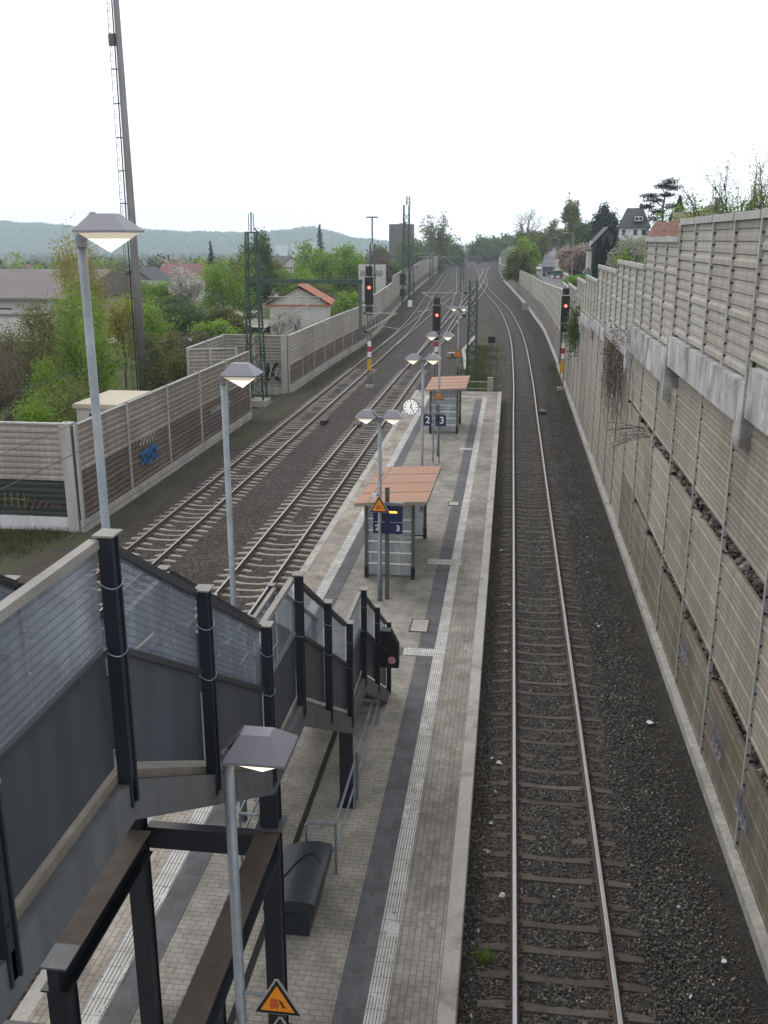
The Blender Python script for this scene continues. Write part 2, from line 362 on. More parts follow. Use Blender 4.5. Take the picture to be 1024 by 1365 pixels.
# ------------------------------------------------------------------ camera, sky, sun
cd = bpy.data.cameras.new('camera'); cam = bpy.data.objects.new('camera', cd); COL.objects.link(cam)
cam.location = (0, 0, 10.75); cam.rotation_euler = (R(90-16.092), 0, R(7.472))
cd.sensor_fit = 'VERTICAL'; cd.sensor_height = 36; cd.lens = 36*1260/1365; cd.clip_end = 12000; cd.clip_start = .05
sc.camera = cam
SUN_EL, SUN_AZ = 50, -35           # azimuth from +Y towards +X
w = bpy.data.worlds.new('World'); sc.world = w; w.use_nodes = True
nt = w.node_tree; bg = nt.nodes['Background']
sky = nt.nodes.new('ShaderNodeTexSky'); sky.sky_type = 'NISHITA'; sky.sun_disc = False
sky.sun_elevation = R(SUN_EL); sky.sun_rotation = R(SUN_AZ); sky.air_density = 1.0; sky.dust_density = 2.5
tc = nt.nodes.new('ShaderNodeTexCoord'); nz = nt.nodes.new('ShaderNodeTexNoise'); setin(nz, Scale=2.2, Detail=5)
mp = nt.nodes.new('ShaderNodeMapping'); mp.inputs['Scale'].default_value = (1,1,2.6)
nt.links.new(tc.outputs['Generated'], mp.inputs[0]); nt.links.new(mp.outputs[0], nz.inputs['Vector'])
cl = ramp(nt, nz.outputs['Fac'], [(.3,(11.6,11.9,12.4)),(.62,(12.8,12.9,13.1))])
sx = nt.nodes.new('ShaderNodeSeparateXYZ'); nt.links.new(tc.outputs['Generated'], sx.inputs[0])
low = math_(nt, 'POWER', math_(nt, 'SUBTRACT', 1, math_(nt, 'ABSOLUTE', sx.outputs[2])), 7)      # thin overcast is brightest towards the horizon
cl = mixc(nt, cl, (19.5,19.8,20.3), math_(nt, 'MULTIPLY', low, .75))
nt.links.new(mixc(nt, sky.outputs[0], cl, .9), bg.inputs['Color']); bg.inputs['Strength'].default_value = .1
sd = bpy.data.lights.new('sun', 'SUN'); sd.energy = .7; sd.angle = R(18); sd.color = (1,.96,.9)
so = bpy.data.objects.new('sun', sd); COL.objects.link(so)
dv = Vector((math.sin(R(SUN_AZ))*math.cos(R(SUN_EL)), math.cos(R(SUN_AZ))*math.cos(R(SUN_EL)), math.sin(R(SUN_EL))))
so.rotation_euler = (-dv).to_track_quat('-Z', 'Y').to_euler()
sc.cycles.volume_bounces = 2
sc.view_settings.view_transform = 'Standard'; sc.view_settings.look = 'None'; sc.view_settings.exposure = .1; sc.view_settings.gamma = 1

# ------------------------------------------------------------------ terrain
def left_z(x, y):
    d = math.hypot(x, y)
    return interp([(0,-.55),(60,-.6),(120,-.9),(200,-2.5),(400,-8),(900,-18),(2200,-28),(4000,-30)], d)
def grid(xs, ys, zf):
    mb = MB(); n = len(xs)
    mb.add([(x, y, zf(x,y)) for y in ys for x in xs], [(j*n+i, j*n+i+1, (j+1)*n+i+1, (j+1)*n+i) for j in range(len(ys)-1) for i in range(n-1)])
    return mb
ysg = [-60,-20,0,20,34,50,65,80,100,130,160,200,250,320,400,520,700,900,1300,1800,2400,3200]
LW = [(-60,-16.9),(90,-16.9),(110,-16.4),(144,-18.4),(180,-20.2),(237,-22.6),(405,-29),(700,-40),(3200,-140)]
struct('ground', grid(list(np.linspace(0,1,26)), ysg, lambda x, y: 0), M['meadow'])
g = bpy.data.objects['ground'].data
k = 0
for y in ysg:
    for i in range(26):
        t = i/25; x0 = interp(LW, y)-.1; x = x0-(t**2.2)*(60+2.2*abs(y)+300)
        g.vertices[k].co = (x, y, left_z(x, y)+(rnd.uniform(-.15,.15) if 0 < i < 25 else 0)); k += 1
# track corridor floor
RWALL = [(-60,4.5),(85,4.5),(100,4.4),(122,4.24),(140,3.6),(172,2.5),(200,1.2),(240,-.66),(281,-2.57),(320,-3.5),(364,-4.55),(520,-7),(3200,40)]
def strip(ys, xa, xb, z, n=6):
    mb = MB(); k = len(ys)
    vs = [(xa(y)+(xb(y)-xa(y))*i/n, y, z(y, i/n)) for y in ys for i in range(n+1)]
    mb.add(vs, [(j*(n+1)+i, j*(n+1)+i+1, (j+1)*(n+1)+i+1, (j+1)*(n+1)+i) for j in range(k-1) for i in range(n)]); return mb
ysc = [-40,-10,0,10,20,30,34,40,50,60,66,72,80,90,100,110,122,140,160,180,200,220,240,260,281,300,320,364,420,520,800]
struct('trackbed', strip(ysc, lambda y: interp(LW,y)-.3, lambda y: interp(RWALL,y)+.3, lambda y,t: -.30 if t>.2 else -.45-.15*(1-t/.2), 10), M['verge'])
struct('ballast', strip([y for y in ysc if y <= 66], lambda y: -15.0, lambda y: -6.35, lambda y,t: (-.43 if t==0 else -.212), 8), M['ballast_l'])
struct('ballast_far', strip([66,72,80,90,100,110,122,140,160,180,200,220,240,260,281,300,320,364,420,520,780], lambda y: interp([(66,-15),(110,-14.9),(155,-16.6),(184,-18),(265,-21.3),(320,-23.5),(520,-30)], y),
    lambda y: interp([(66,-5.0),(75,-5.0),(110,-3.6),(150,-2.6),(172,-1.0),(281,-3.8),(364,-5.6),(520,-8)], y), lambda y,t: -.43 if t==0 else -.207, 8), M['ballast_l'])
struct('ballast_platform_side', strip([-10,0,10,20,30,40,50,60,68,80,95,110,130,150,172,200], lambda y: interp([(-10,-.42),(64,-.42),(66,-.7),(110,-1.0),(135,-1.9),(157,-3),(200,-6.2)], y),
    lambda y: interp([(-10,3.0),(80,3.0),(110,2.8),(157,1.2),(200,-1.4)], y), lambda y,t: -.199-.03*(t>.99), 6), M['ballast'])
struct('dirt_strip', strip([-10,10,20,30,40,50,60,80,110,140,172], lambda y: interp([(-10,2.9),(80,2.9),(110,2.7),(157,1.1),(172,.2)], y), lambda y: interp(RWALL,y)+.1, lambda y,t: -.215, 4), M['soil'])
mb = MB(); mb.add([(-16.4,-40,-.44),(-14.6,-40,-.40),(-14.6,70,-.36),(-16.4,70,-.42)], [(0,1,2,3)])
struct('verge', mb, M['verge'])
mb = MB(); mb.add([(-60,5,-.40),(-15.2,5,-.40),(-15.6,34,-.41),(-60,34,-.41)], [(0,1,2,3)]); struct('grass_bank', mb, M['verge'])
mb = MB(); mb.add([(-5.0,67,-.17),(-.9,67,-.17),(-1.4,110,-.16),(-3.4,140,-.16),(-4.6,110,-.16)], [(0,1,2,3,4)]); struct('grass_patch', mb, M['verge'])
# right-hand embankment, street
SZ = [(-40,8),(17,8),(27,7.6),(36,7.0),(52,6.2),(85,4.9),(130,4.45),(240,3.38),(320,4.7),(450,6.5),(700,9)]
SXL = [(-40,8),(100,6.5),(130,5.2),(240,5.1),(320,7.9),(450,13),(700,24)]
SXR = [(-40,12),(100,11),(130,10.2),(240,10.6),(320,14.1),(450,19),(700,31)]
def right_z(x, y):
    z = interp(SZ, y); xr = interp(SXR, y)
    if x > xr+1: z += min((x-xr-1)*.42, max(1.0, 10.2-z))
    return z-.05
mb = MB(); ysr = [-30,-10,0,10,17,27,36,44,52,60,70,85,100,130,160,200,240,280,320,380,450,600]; fr = [0,.12,.25,.4,.55,.7,.85,1]
vs = []
for y in ysr:
    x0 = interp(RWALL,y)+.25; xe = interp(SXR,y)+40
    for q in range(24):
        t = q/23; x = x0+(xe-x0)*t; vs.append((x, y, right_z(x,y)-(2.2 if (q==0 and y>85) else 0)))
mb.add(vs, [(j*24+i, j*24+i+1, (j+1)*24+i+1, (j+1)*24+i) for j in range(len(ysr)-1) for i in range(23)])
struct('embankment', mb, M['meadow'])
struct('street', strip([100,115,130,160,200,240,280,320,380,450], lambda y: interp(SXL,y), lambda y: interp(SXR,y), lambda y,t: interp(SZ,y)+.03, 3), M['asphalt'])
struct('pavement', strip([100,115,130,160,200,240,280,320,380], lambda y: interp(SXR,y)+.02, lambda y: interp(SXR,y)+1.3, lambda y,t: interp(SZ,y)+.15, 1), M['path'])
mb = MB(); mb.sheet([(-49,100,left_z(49,100)+.45),(-45.5,114,-.45),(-44,134,-.5),(-47,160,-.9)],[(-36,106,-.55),(-40,117,-.45),(-40.5,134,-.5),(-42,160,-.9)]); struct('path', mb, M['path'])
mb = MB(); mb.sheet([(-38.5,128,-.45),(-34,124,-.45),(-28,122,-.45)],[(-38,139,-.5),(-33,136,-.5),(-27,134,-.5)]); struct('gravel_yard', mb, M['path'])
# far hills
HT = [(-2600,72),(-1900,72),(-1697,69),(-1542,56),(-1314,42),(-1063,34),(-865,26),(-700,39),(-622,44),(-526,20),(-405,3),(-213,-8),(260,-8),(480,4),(900,30),(1600,40)]
def hill_z(x, y):
    t = (y-2500)/600
    b = math.sin(max(0,min(1,t))*math.pi/2)
    n = 2.0*math.sin(x*.021+y*.013)+1.6*math.sin(x*.057+1.3)+.9*math.sin(x*.17)
    return -30+(interp(HT, x*3050/y)+30+n)*b
struct('hills', grid(list(range(-2600,1601,14)), [2450,2550,2650,2750,2850,2950,3050,3120], hill_z), M['hill'])

# ------------------------------------------------------------------ platform
PY0, PY1 = -8, 66
mb = MB().box(-6.15,-.65,PY0,PY1,-.4,.55); struct('platform', mb, M['paving'])
mb = MB().box(-.645,-.40,PY0,PY1+.05,-.4,.556); mb.box(-.41,-.385,PY0,PY1+.05,.44,.52)
struct('platform_edge', mb, M['coping'])
mb = MB().box(-6.40,-6.155,PY0,PY1+.05,-.4,.556); struct('platform_edge_left', mb, M['coping'])
mb = MB().add([(-6.15,PY0,.554),(-5.52,PY0,.554),(-5.52,PY1,.554),(-6.15,PY1,.554)],[(0,1,2,3)])
struct('platform_margin', mb, M['paving_edge'])
mb = MB().add([(-1.335,PY0,.554),(-.65,PY0,.554),(-.65,PY1,.554),(-1.25,PY1,.554)],[(0,1,2,3)]); struct('platform_margin_right', mb, M['paving_side'])
def plane(x0,x1,y0,y1,z): return MB().add([(x0,y0,z),(x1,y0,z),(x1,y1,z),(x0,y1,z)],[(0,1,2,3)])
struct('tactile_strip', plane(-1.63,-1.35,PY0,63.4,.558), M['tactile'])
struct('dark_paving', plane(-2.06,-1.635,PY0,62.6,.558), M['paving_dark'])
struct('tactile_strip_left', plane(-5.5,-5.17,PY0,63.4,.558), M['tactile_l'])
struct('dark_paving_left', plane(-5.16,-4.76,PY0,62.6,.558), M['paving_dark'])
struct('tactile_strip_end', plane(-5.5,-1.35,63.4,63.75,.558), M['tactile'])
mb = plane(-2.42,-1.35,22.05,22.5,.562); mb.add(plane(-2.4,-1.3,29.15,29.65,.562).v,[(0,1,2,3)]); mb.add(plane(-2.3,-1.5,46.8,47.2,.562).v,[(0,1,2,3)])
struct('tactile_square', mb, M['tactile'])
mb = plane(-2.75,-2.43,22.05,22.5,.562); struct('dark_square', mb, M['paving_dark'])
mb = plane(-3.46,-3.36,6,19,.560); struct('drain_channel', mb, M['gap'])
mb = plane(-3.5,-2.62,12.9,19.2,.561)
def manhole(x0,x1,y0,y1,label,grp=None):
    r = thing('manhole_cover', label, 'manhole cover', ((x0+x1)/2,(y0+y1)/2,.55))
    m = MB(); t=.035
    m.box(x0,x1,y0,y0+t,.556,.572).box(x0,x1,y1-t,y1,.556,.572).box(x0,x0+t,y0+t,y1-t,.556,.572).box(x1-t,x1,y0+t,y1-t,.556,.572); m.build('frame', M['rust'], r)
    MB().box(x0+t+.003,x1-t-.003,y0+t+.003,y1-t-.003,.556,.566).build('lid', M['coping'], r)
manhole(-2.42,-1.9,23.55,24.45,'pale square manhole cover in the platform paving beyond the stair foot')
manhole(-2.2,-1.75,36.3,36.9,'small pale access cover in the platform beside the near shelter')

# ------------------------------------------------------------------ tracks
def resample(pts, step):
    pts = [Vector((p[0],p[1],0)) for p in pts]
    # Catmull-Rom smoothing
    out = []
    for i in range(len(pts)-1):
        p0 = pts[max(i-1,0)]; p1 = pts[i]; p2 = pts[i+1]; p3 = pts[min(i+2,len(pts)-1)]
        n = max(2, int((p2-p1).length/.5))
        for k in range(n):
            t = k/n; t0=t*t; t1=t0*t
            m1 = (p2-p0)*( (p2-p1).length/max(1e-6,(p2-p1).length+(p1-p0).length)); m2 = (p3-p1)*((p2-p1).length/max(1e-6,(p3-p2).length+(p2-p1).length))
            out.append((2*t1-3*t0+1)*p1+(t1-2*t0+t)*m1+(-2*t1+3*t0)*p2+(t1-t0)*m2)
    out.append(pts[-1])
    res = []; acc = 0.0; nxt = 0.0
    for a, b in zip(out, out[1:]):
        L = (b-a).length
        while nxt <= acc+L and L > 0:
            t = (nxt-acc)/L; res.append((a+(b-a)*t, (b-a).normalized())); nxt += step
        acc += L
    return res
RP = [(-.07,-.172),(.07,-.172),(.07,-.158),(.018,-.13),(.018,-.05),(.036,-.04),(.036,-.004),(.028,0),(-.028,0),(-.036,-.004),(-.036,-.04),(-.018,-.05),(-.018,-.13),(-.07,-.158)]
def sweep(samples, off, dz=0):
    mb = MB(); n = len(RP); vs = []
    for p, d in samples:
        nrm = Vector((d.y,-d.x,0))
        for a, b in RP:
            q = p+nrm*(off+a); vs.append((q.x,q.y,b+dz))
    fs = []; mi = []
    for i in range(len(samples)-1):
        for j in range(n):
            fs.append((i*n+j,(i+1)*n+j,(i+1)*n+(j+1)%n,i*n+(j+1)%n)); mi.append(1 if j in (6,7,8) else 0)
    fs += [tuple(range(n)), tuple((len(samples)-1)*n+j for j in range(n-1,-1,-1))]; mi += [0,0]
    mb.v = vs; mb.f = fs; mb.m = mi; return mb
def sleeper_mb(top, dip):
    st = [(-1.3,top-.03,.075),(-1.0,top,.10),(-.55,top,.10),(-.25,top-dip,.08),(.25,top-dip,.08),(.55,top,.10),(1.0,top,.10),(1.3,top-.03,.075)]
    mb = MB(); vs = []
    for x, z, w_ in st: vs += [(x,-w_-.02,-.36),(x,-w_+.02,z),(x,w_-.02,z),(x,w_+.02,-.36)]
    fs = []
    for i in range(len(st)-1):
        for j in range(4): fs.append((i*4+j,i*4+(j+1)%4,(i+1)*4+(j+1)%4,(i+1)*4+j))
    fs += [(3,2,1,0),tuple((len(st)-1)*4+j for j in range(4))]
    mb.add(vs, fs)
    return mb
def track(label, pts, smat, top, dip, nparts=100, step=2.0, dz=0, y_from=None):
    t = thing('railway_track', label, 'railway track', (pts[0][0], pts[0][1], 0), 'railway tracks')
    s = resample(pts, step)
    for off in (-.75,.75): sweep(s, off, dz).build('rail', [M['rust'], M['steel']], t)
    sl = resample(pts, .6); proto = None; far = MB()
    vis = [q for q in sl if y_from is None or q[0].y > y_from]
    for i, (p, d) in enumerate(vis):
        rz = math.atan2(d.y, d.x)-math.pi/2; jit = rnd.uniform(-.012,.012)
        if i < nparts:
            if proto is None:
                o = sleeper_mb(top, dip).build('sleeper', smat, t, offset=False); proto = o
            else:
                o = proto.copy(); COL.objects.link(o); o.parent = t
            o.location = (p.x-t.location.x, p.y-t.location.y, jit); o.rotation_euler = (0,0,rz+jit*.3)
        else:
            mt = Matrix.Translation(Vector((p.x,p.y,0)))@Matrix.Rotation(rz,4,'Z')
            b = sleeper_mb(top+dz, dip); far.add([mt@Vector(v) for v in b.v], b.f)
    if far.v:
        o = far.build('sleeper_row', M['sleeper_far'], t); o['kind'] = 'stuff'
    # rail clips
    cl = MB()
    for i, (p, d) in enumerate(vis[:130]):
        nrm = Vector((d.y,-d.x,0))
        for off in (-.75,.75):
            for e in (-.105,.105):
                q = p+nrm*(off+e); cl.box(q.x-.028,q.x+.028,q.y-.05,q.y+.05,-.19,-.14)
    if nparts: o = cl.build('rail_clips', M['rust'], t); o['kind'] = 'stuff'
    return t
track('single track along the right platform edge, curving left beside the tall noise wall',
  [(1.18,2),(1.18,30),(1.18,60),(1.2,76),(.9,108),(.0,135),(-1.1,157),(-3.2,185),(-5.5,217),(-7.2,245),(-8.2,270),(-8.9,300),(-10.3,400)], M['sleeper_r'], -.172, .022, y_from=9)
track('straight track hugging the left platform edge', [(-8.18,4),(-8.18,40),(-8.18,75),(-7.95,110),(-7.85,160),(-7.85,210),(-8.1,260),(-8.7,311),(-10.1,420),(-11,560),(-12,760)], M['sleeper_l'], -.160, .05, y_from=22)
track('leftmost track beside the left noise barrier, bending left in the distance', [(-12.7,4),(-12.7,40),(-12.68,90),(-12.9,118),(-14.0,150),(-15.7,184),(-18.9,262),(-21.4,320),(-25.2,440)], M['sleeper_l'], -.160, .05, y_from=22)
track('crossover track branching left from the track along the left platform edge', [(-8.1,84),(-8.3,110),(-9.0,157),(-11.8,225),(-16.8,312),(-20,370)], M['sleeper_l'], -.185, .035, 0, dz=-.004)
track('crossover track running straight on from the leftmost track where that bends away', [(-12.68,100),(-12.5,130),(-12.3,170),(-12.1,215),(-11.4,260),(-10.6,310),(-10.3,380)], M['sleeper_l'], -.185, .035, 0, dz=-.006)
track('diagonal crossover track between the middle tracks far ahead', [(-8.0,130),(-6.9,180),(-6.6,220),(-7.3,270),(-10.5,330),(-15,420)], M['sleeper_l'], -.185, .035, 0, dz=-.008)

# scattered real ballast stones near the camera
def stones(n, fx, name, mat, smin, smax):
    rg = np.random.default_rng(5)
    base = np.array([(1,0,0),(-1,0,0),(0,1,0),(0,-1,0),(0,0,1),(0,0,-1)], float)
    tri = np.array([(0,2,4),(2,1,4),(1,3,4),(3,0,4),(2,0,5),(1,2,5),(3,1,5),(0,3,5)])
    P = fx(rg, n); n = len(P)
    S = rg.uniform(smin, smax, n)[:,None,None]*rg.uniform(.55,1.1,(n,6,1))*rg.uniform(.7,1.2,(n,1,3))
    q = rg.normal(size=(n,4)); q /= np.linalg.norm(q,axis=1)[:,None]
    a,b,c,d = q.T
    Rm = np.stack([1-2*(c*c+d*d),2*(b*c-a*d),2*(b*d+a*c),2*(b*c+a*d),1-2*(b*b+d*d),2*(c*d-a*b),2*(b*d-a*c),2*(c*d+a*b),1-2*(b*b+c*c)],1).reshape(n,3,3)
    V = np.einsum('nij,nkj->nki', Rm, base[None]*S)+P[:,None,:]
    F = tri[None]+(np.arange(n)*6)[:,None,None]
    o = npmesh(name, V.reshape(-1,3), F.reshape(-1,3), mat, k=3); tag(o, 'dark grey crushed stone ballast around the right hand track', 'ballast', kind='stuff')
def fx_r(rg, n):
    y = 9+58*rg.random(n)**1.75; x = rg.uniform(-.38, 4.2, n)
    edge = (x-3.2)/.8-.12*(rg.random(n)<.5); keep = (edge < rg.random(n))
    d1 = np.abs(np.abs(x-1.18)-.75); keep &= d1 > .10
    ph = ((y-2)%.6); ons = (ph < .12)|(ph > .48)
    keep &= ~(ons & (np.abs(x-1.18) < 1.28) & (rg.random(n) < np.where(np.abs(x-1.18) < .7, .96, .80)))
    x = x[keep]; y = y[keep]
    return np.stack([x,y,-.207+rg.uniform(-.012,.02,len(x))],1)
stones(98000, fx_r, 'ballast_stones', M['stones'], .022, .042)
def fx_d(rg, n):
    y = 9+56*rg.random(n)**1.75; x = 4.3-1.6*rg.random(n)**.8; k = rg.random(n) < .35+.65*(np.sin(x*4+y*1.7)*np.sin(y*.9)>-.1)
    return np.stack([x[k],y[k],np.full(k.sum(),-.212)+rg.uniform(-.005,.008,k.sum())],1)
stones(42000, fx_d, 'grit_stones', M['grit'], .008, .026)

# ------------------------------------------------------------------ station stair
TOPP = [(-8,8.9),(5.48,8.9),(9.25,6.7),(10.87,6.7),(14.6,4.5),(16.2,4.5),(19.95,2.3)]
def top(y): return interp(TOPP, y)
POSTS = [-1.6,.2,2.0,3.83,5.48,7.27,9.25,10.87,12.72,14.6,16.2,18.02,19.95]
st = thing('station_stair', 'dark steel footbridge stair with wired glass sides descending to the platform', 'stair', (-3.4,12,.55))
def run(y0, y1, flo, fhi):
    br = [y0]+[y for y, z in TOPP if y0 < y < y1]+[y1]
    return [(y, top(y)+flo) for y in br]+[(y, top(y)+fhi) for y in reversed(br)]
for side, xf in ((1,-2.5),(-1,-4.25)):
    xi = xf-.07*side
    for i, (a, b) in enumerate(zip(POSTS, POSTS[1:])):
        slope = abs(top(a)-top(b)) > .1
        ya, yb = a+.07, b-.07
        po = [(ya,top(ya)-1.6),(yb,top(yb)-1.6),(yb,top(yb)-.76),(ya,top(ya)-.76)]
        o = MB().yz(po, xi-.012, xi+.012).build('side_panel', M['panel'], st)
        gp = [(ya,top(ya)-.72),(yb,top(yb)-.72),(yb,top(yb)-.03),(ya,top(ya)-.03)]
        clear = a > 9
        MB().yz(gp, xi-.006, xi+.006).build('glass_pane', M['glass_clear'] if clear else M['glass_slope' if slope else 'glass_level'], st)
        m = MB().bar((xi,ya-.02,top(ya-.02)-.01),(xi,yb+.02,top(yb+.02)-.01), .07, .06)
        m.build('top_rail', M['darkrail'] if slope else M['caprail'], st)
        m = MB().bar((xi+.012*side,ya,top(ya)-.74),(xi+.012*side,yb,top(yb)-.74), .06, .05); m.build('mid_rail', M['darkrail'], st)
    for y in POSTS:
        z1 = top(y)+.04; z0 = top(y)-1.92; s = side
        m = MB(); m.box(xf-.03,xf+.03,y-.034,y+.034,z0,z1-.004); o = m.build('post', M['post_web'], st)
        m = MB()
        for e in (-1,1): m.box(xf-.048,xf+.048,min(y+e*.035,y+e*.056),max(y+e*.035,y+e*.056),z0,z1)
        for zz in (.3,.6,1.2,1.6):
            m.box(min(xf+s*.0305,xf+s*.040),max(xf+s*.0305,xf+s*.040),y-.01,y+.01,z1-zz-.02,z1-zz)
        m.build('post_flange', M['blue_dark'], o)
        if y > 2:
            m = MB().box(xf-.07,xf+.07,y-.08,y+.08,z1+.001,z1+.014); m.build('cap_plate', M['caprail'], o)
            for zz in (.33,.80):
                rr = []
                for q in range(17):
                    t = q/16*2*math.pi; rr.append((xf+.068*math.cos(t)*1.05, y+.09*math.sin(t), z1-zz+.015*math.sin(t*2)))
                m = MB().tube(rr, .004, 5, cap=False); m.build('cable_tie', M['galv'], o)
    # stringer, ledge
    xo = xf+.03*side
    m = MB(); m.yz(run(-8,20.05,-2.05,-1.74), min(xo,xo-.12*side), max(xo,xo-.12*side)); m.build('stringer', M['stringer'], st)
    m = MB(); m.yz(run(-8,20.0,-1.735,-1.66), min(xf-.16*side,xf-.05*side), max(xf-.16*side,xf-.05*side)); m.build('ledge', M['ledge'], st)
for a_, b_ in (((5.85,7.95),(6.26,7.92)),((8.39,6.66),(8.71,6.65)),((9.24,6.27),(9.96,6.23))):
    MB().bar((-2.558,a_[0],a_[1]),(-2.558,b_[0],b_[1]),.022,.004,(1,0,0)).build('pale_bar', M['palewire'], st)  # thin pale bars lying across the near stair glass
# deck, treads
m = MB(); m.box(-4.1,-2.65,-8,5.5,7.12,7.22).box(-4.1,-2.65,9.25,10.87,4.93,5.03).box(-4.1,-2.65,14.6,16.2,2.73,2.83); m.build('landing', M['deck'], st)
for ya, yb in ((5.48,9.25),(10.87,14.6),(16.2,19.9)):
    n = 13; zA = top(ya)-1.68; zB = top(yb)-1.68
    for i in range(n):
        y = ya+(yb-ya)*i/n; z = zA+(zB-zA)*(i+1)/n
        if z > .56: MB().box(-4.1,-2.65,y+.002,y+(yb-ya)/n+.02,z-.045,z).build('tread', M['deck'], st)
# columns and beams below
def hcol(x,y,z0,z1,name='column'):
    m = MB(); m.box(x-.11,x+.11,y-.11,y-.092,z0,z1).box(x-.11,x+.11,y+.092,y+.11,z0,z1).box(x-.012,x+.012,y-.091,y+.091,z0,z1).box(x-.09,x-.014,y-.089,y+.089,z0,z1).box(x+.014,x+.09,y-.089,y+.089,z0,z1)
    m.box(x-.16,x+.16,y-.16,y+.16,z0,z0+.02)
    return m.build(name, M['blue_dark'], st)
hcol(-2.72,9.95,.55,4.64); hcol(-4.4,9.75,.55,4.64)
for x in (-2.72,-4.3): hcol(x,7.45,.55,3.45); hcol(x,15.35,.55,2.46)
for x, n in ((-2.72,'r'),(-4.3,'l')):
    o = MB().box(x-.15,x+.15,2.0 if n=='r' else 7.3,9.83 if n=='r' else 9.62,3.74,3.76).build('beam_flange', M['rustfloor'], st)
    m = MB().box(x-.06,x+.06,2.0 if n=='r' else 7.3,9.83 if n=='r' else 9.62,3.48,3.738).box(x-.15,x+.15,2.0 if n=='r' else 7.3,9.83 if n=='r' else 9.62,3.455,3.478); m.build('beam', M['blue_dark'], st)
    m = MB().box(x-.17,x+.17,9.78,10.12,3.765,3.785) if n=='r' else MB().box(x-.16,x+.16,7.28,7.62,3.765,3.785); m.build('joint_plate', M['stringer'], st)
for q_ in ((-4.28,-2.84,9.78,9.92,3.40,3.70),(-4.2,-2.8,15.27,15.43,2.2,2.44),(-6.5,-4.43,7.37,7.55,2.55,2.8)): MB().box(*q_).build('cross_beam', M['blue_dark'], st)
m = MB().box(-4.6,-4.2,2,7.3,2.9,2.95); m.build('lower_beam', M['rustfloor'], st)
# black info cabinet on the last posts
cb = thing('info_cabinet', 'small black gabled cabinet with a pink sticker on the lowest stair posts', 'cabinet', (-2.3,18.6,2.0))
MB().xz([(-2.62,2.02),(-2.08,2.02),(-2.08,2.5),(-2.25,2.85),(-2.45,2.85),(-2.62,2.5)], 18.2,18.42).build('housing', M['black'], cb)
MB().box(-2.42,-2.3,18.185,18.197,2.4,2.49).build('display', M['post_web'], cb)
o = MB().tube([(-2.22,18.197,2.2),(-2.22,18.188,2.2)], .085, 10).build('sticker', M['pink'], cb)

# handrail barriers under the last flight
def barrier(label, x, y0, y1, xe=None, grp='steel barriers under the stair'):
    b = thing('handrail_barrier', label, 'barrier', (x,y0,.55), grp)
    m = MB().tube([(x,y0,1.5),(x,y1,1.5)], .024, 8).tube([(x,y0,1.02),(x,y1,1.02)], .02, 8); m.build('rail', M['galv'], b)
    for y in (y0,y1): MB().tube([(x,y,.55),(x,y,1.5)], .024, 8).build('upright', M['galv'], b)
    if xe is not None:
        MB().tube([(x,y0,1.5),(xe+.04*(1 if x>xe else -1),y0,1.5),(xe,y0,1.45),(xe,y0,.55)], .024, 8).tube([(x,y0,1.02),(xe,y0,1.02)], .02, 8).build('end_frame', M['galv'], b)
barrier('galvanised U shaped barrier at the low end of the stair underside, beside the grit bin', -2.55,13.3,15.2,-3.05)
barrier('galvanised rail barrier running under the lowest stair flight', -2.55,15.55,18.4)
barrier('galvanised barrier under the far left side of the stair', -4.2,13.4,15.2,-3.85)

# grit bin
gb = thing('grit_bin', 'dark plastic grit bin with domed lid standing under the stair', 'bin', (-2.96,12.35,.55))
m = MB(); vs = []; bx, by = -2.96, 12.35
for z, sx, sy in ((.57,.27,.58),(.75,.29,.61),(1.02,.33,.66),(1.04,.38,.72),(1.10,.38,.72)):
    vs += [(bx+a*sx, by+b*sy, z) for a,b in ((-1,-1),(1,-1),(1,1),(-1,1))]
m.add(vs, [(i*4+j,i*4+(j+1)%4,(i+1)*4+(j+1)%4,(i+1)*4+j) for i in range(4) for j in range(4)]+[(3,2,1,0)])
m.build('body', M['bin'], gb)
lz = lambda t: 1.105+.20*math.sin(math.pi*(.10+.60*t))
m = MB(); m.prism([(bx-.39,by-.74,1.103)]+[(bx-.39+.78*i/9,by-.74,lz(i/9)) for i in range(10)]+[(bx+.39,by-.74,1.103)], (0,1.48,0)); o = m.build('lid', M['bin'], gb)
m = MB().tube([(bx-.3+.6*t, by-.4+.8*math.sin(t*2.2), lz(.1+.78*t)+.012) for t in np.linspace(0,1,12)], .012, 5); m.build('strap', M['black'], o)
m = MB().box(bx-.13,bx+.13,by-.745,by-.722,1.05,1.095); m.build('handle', M['black'], gb)

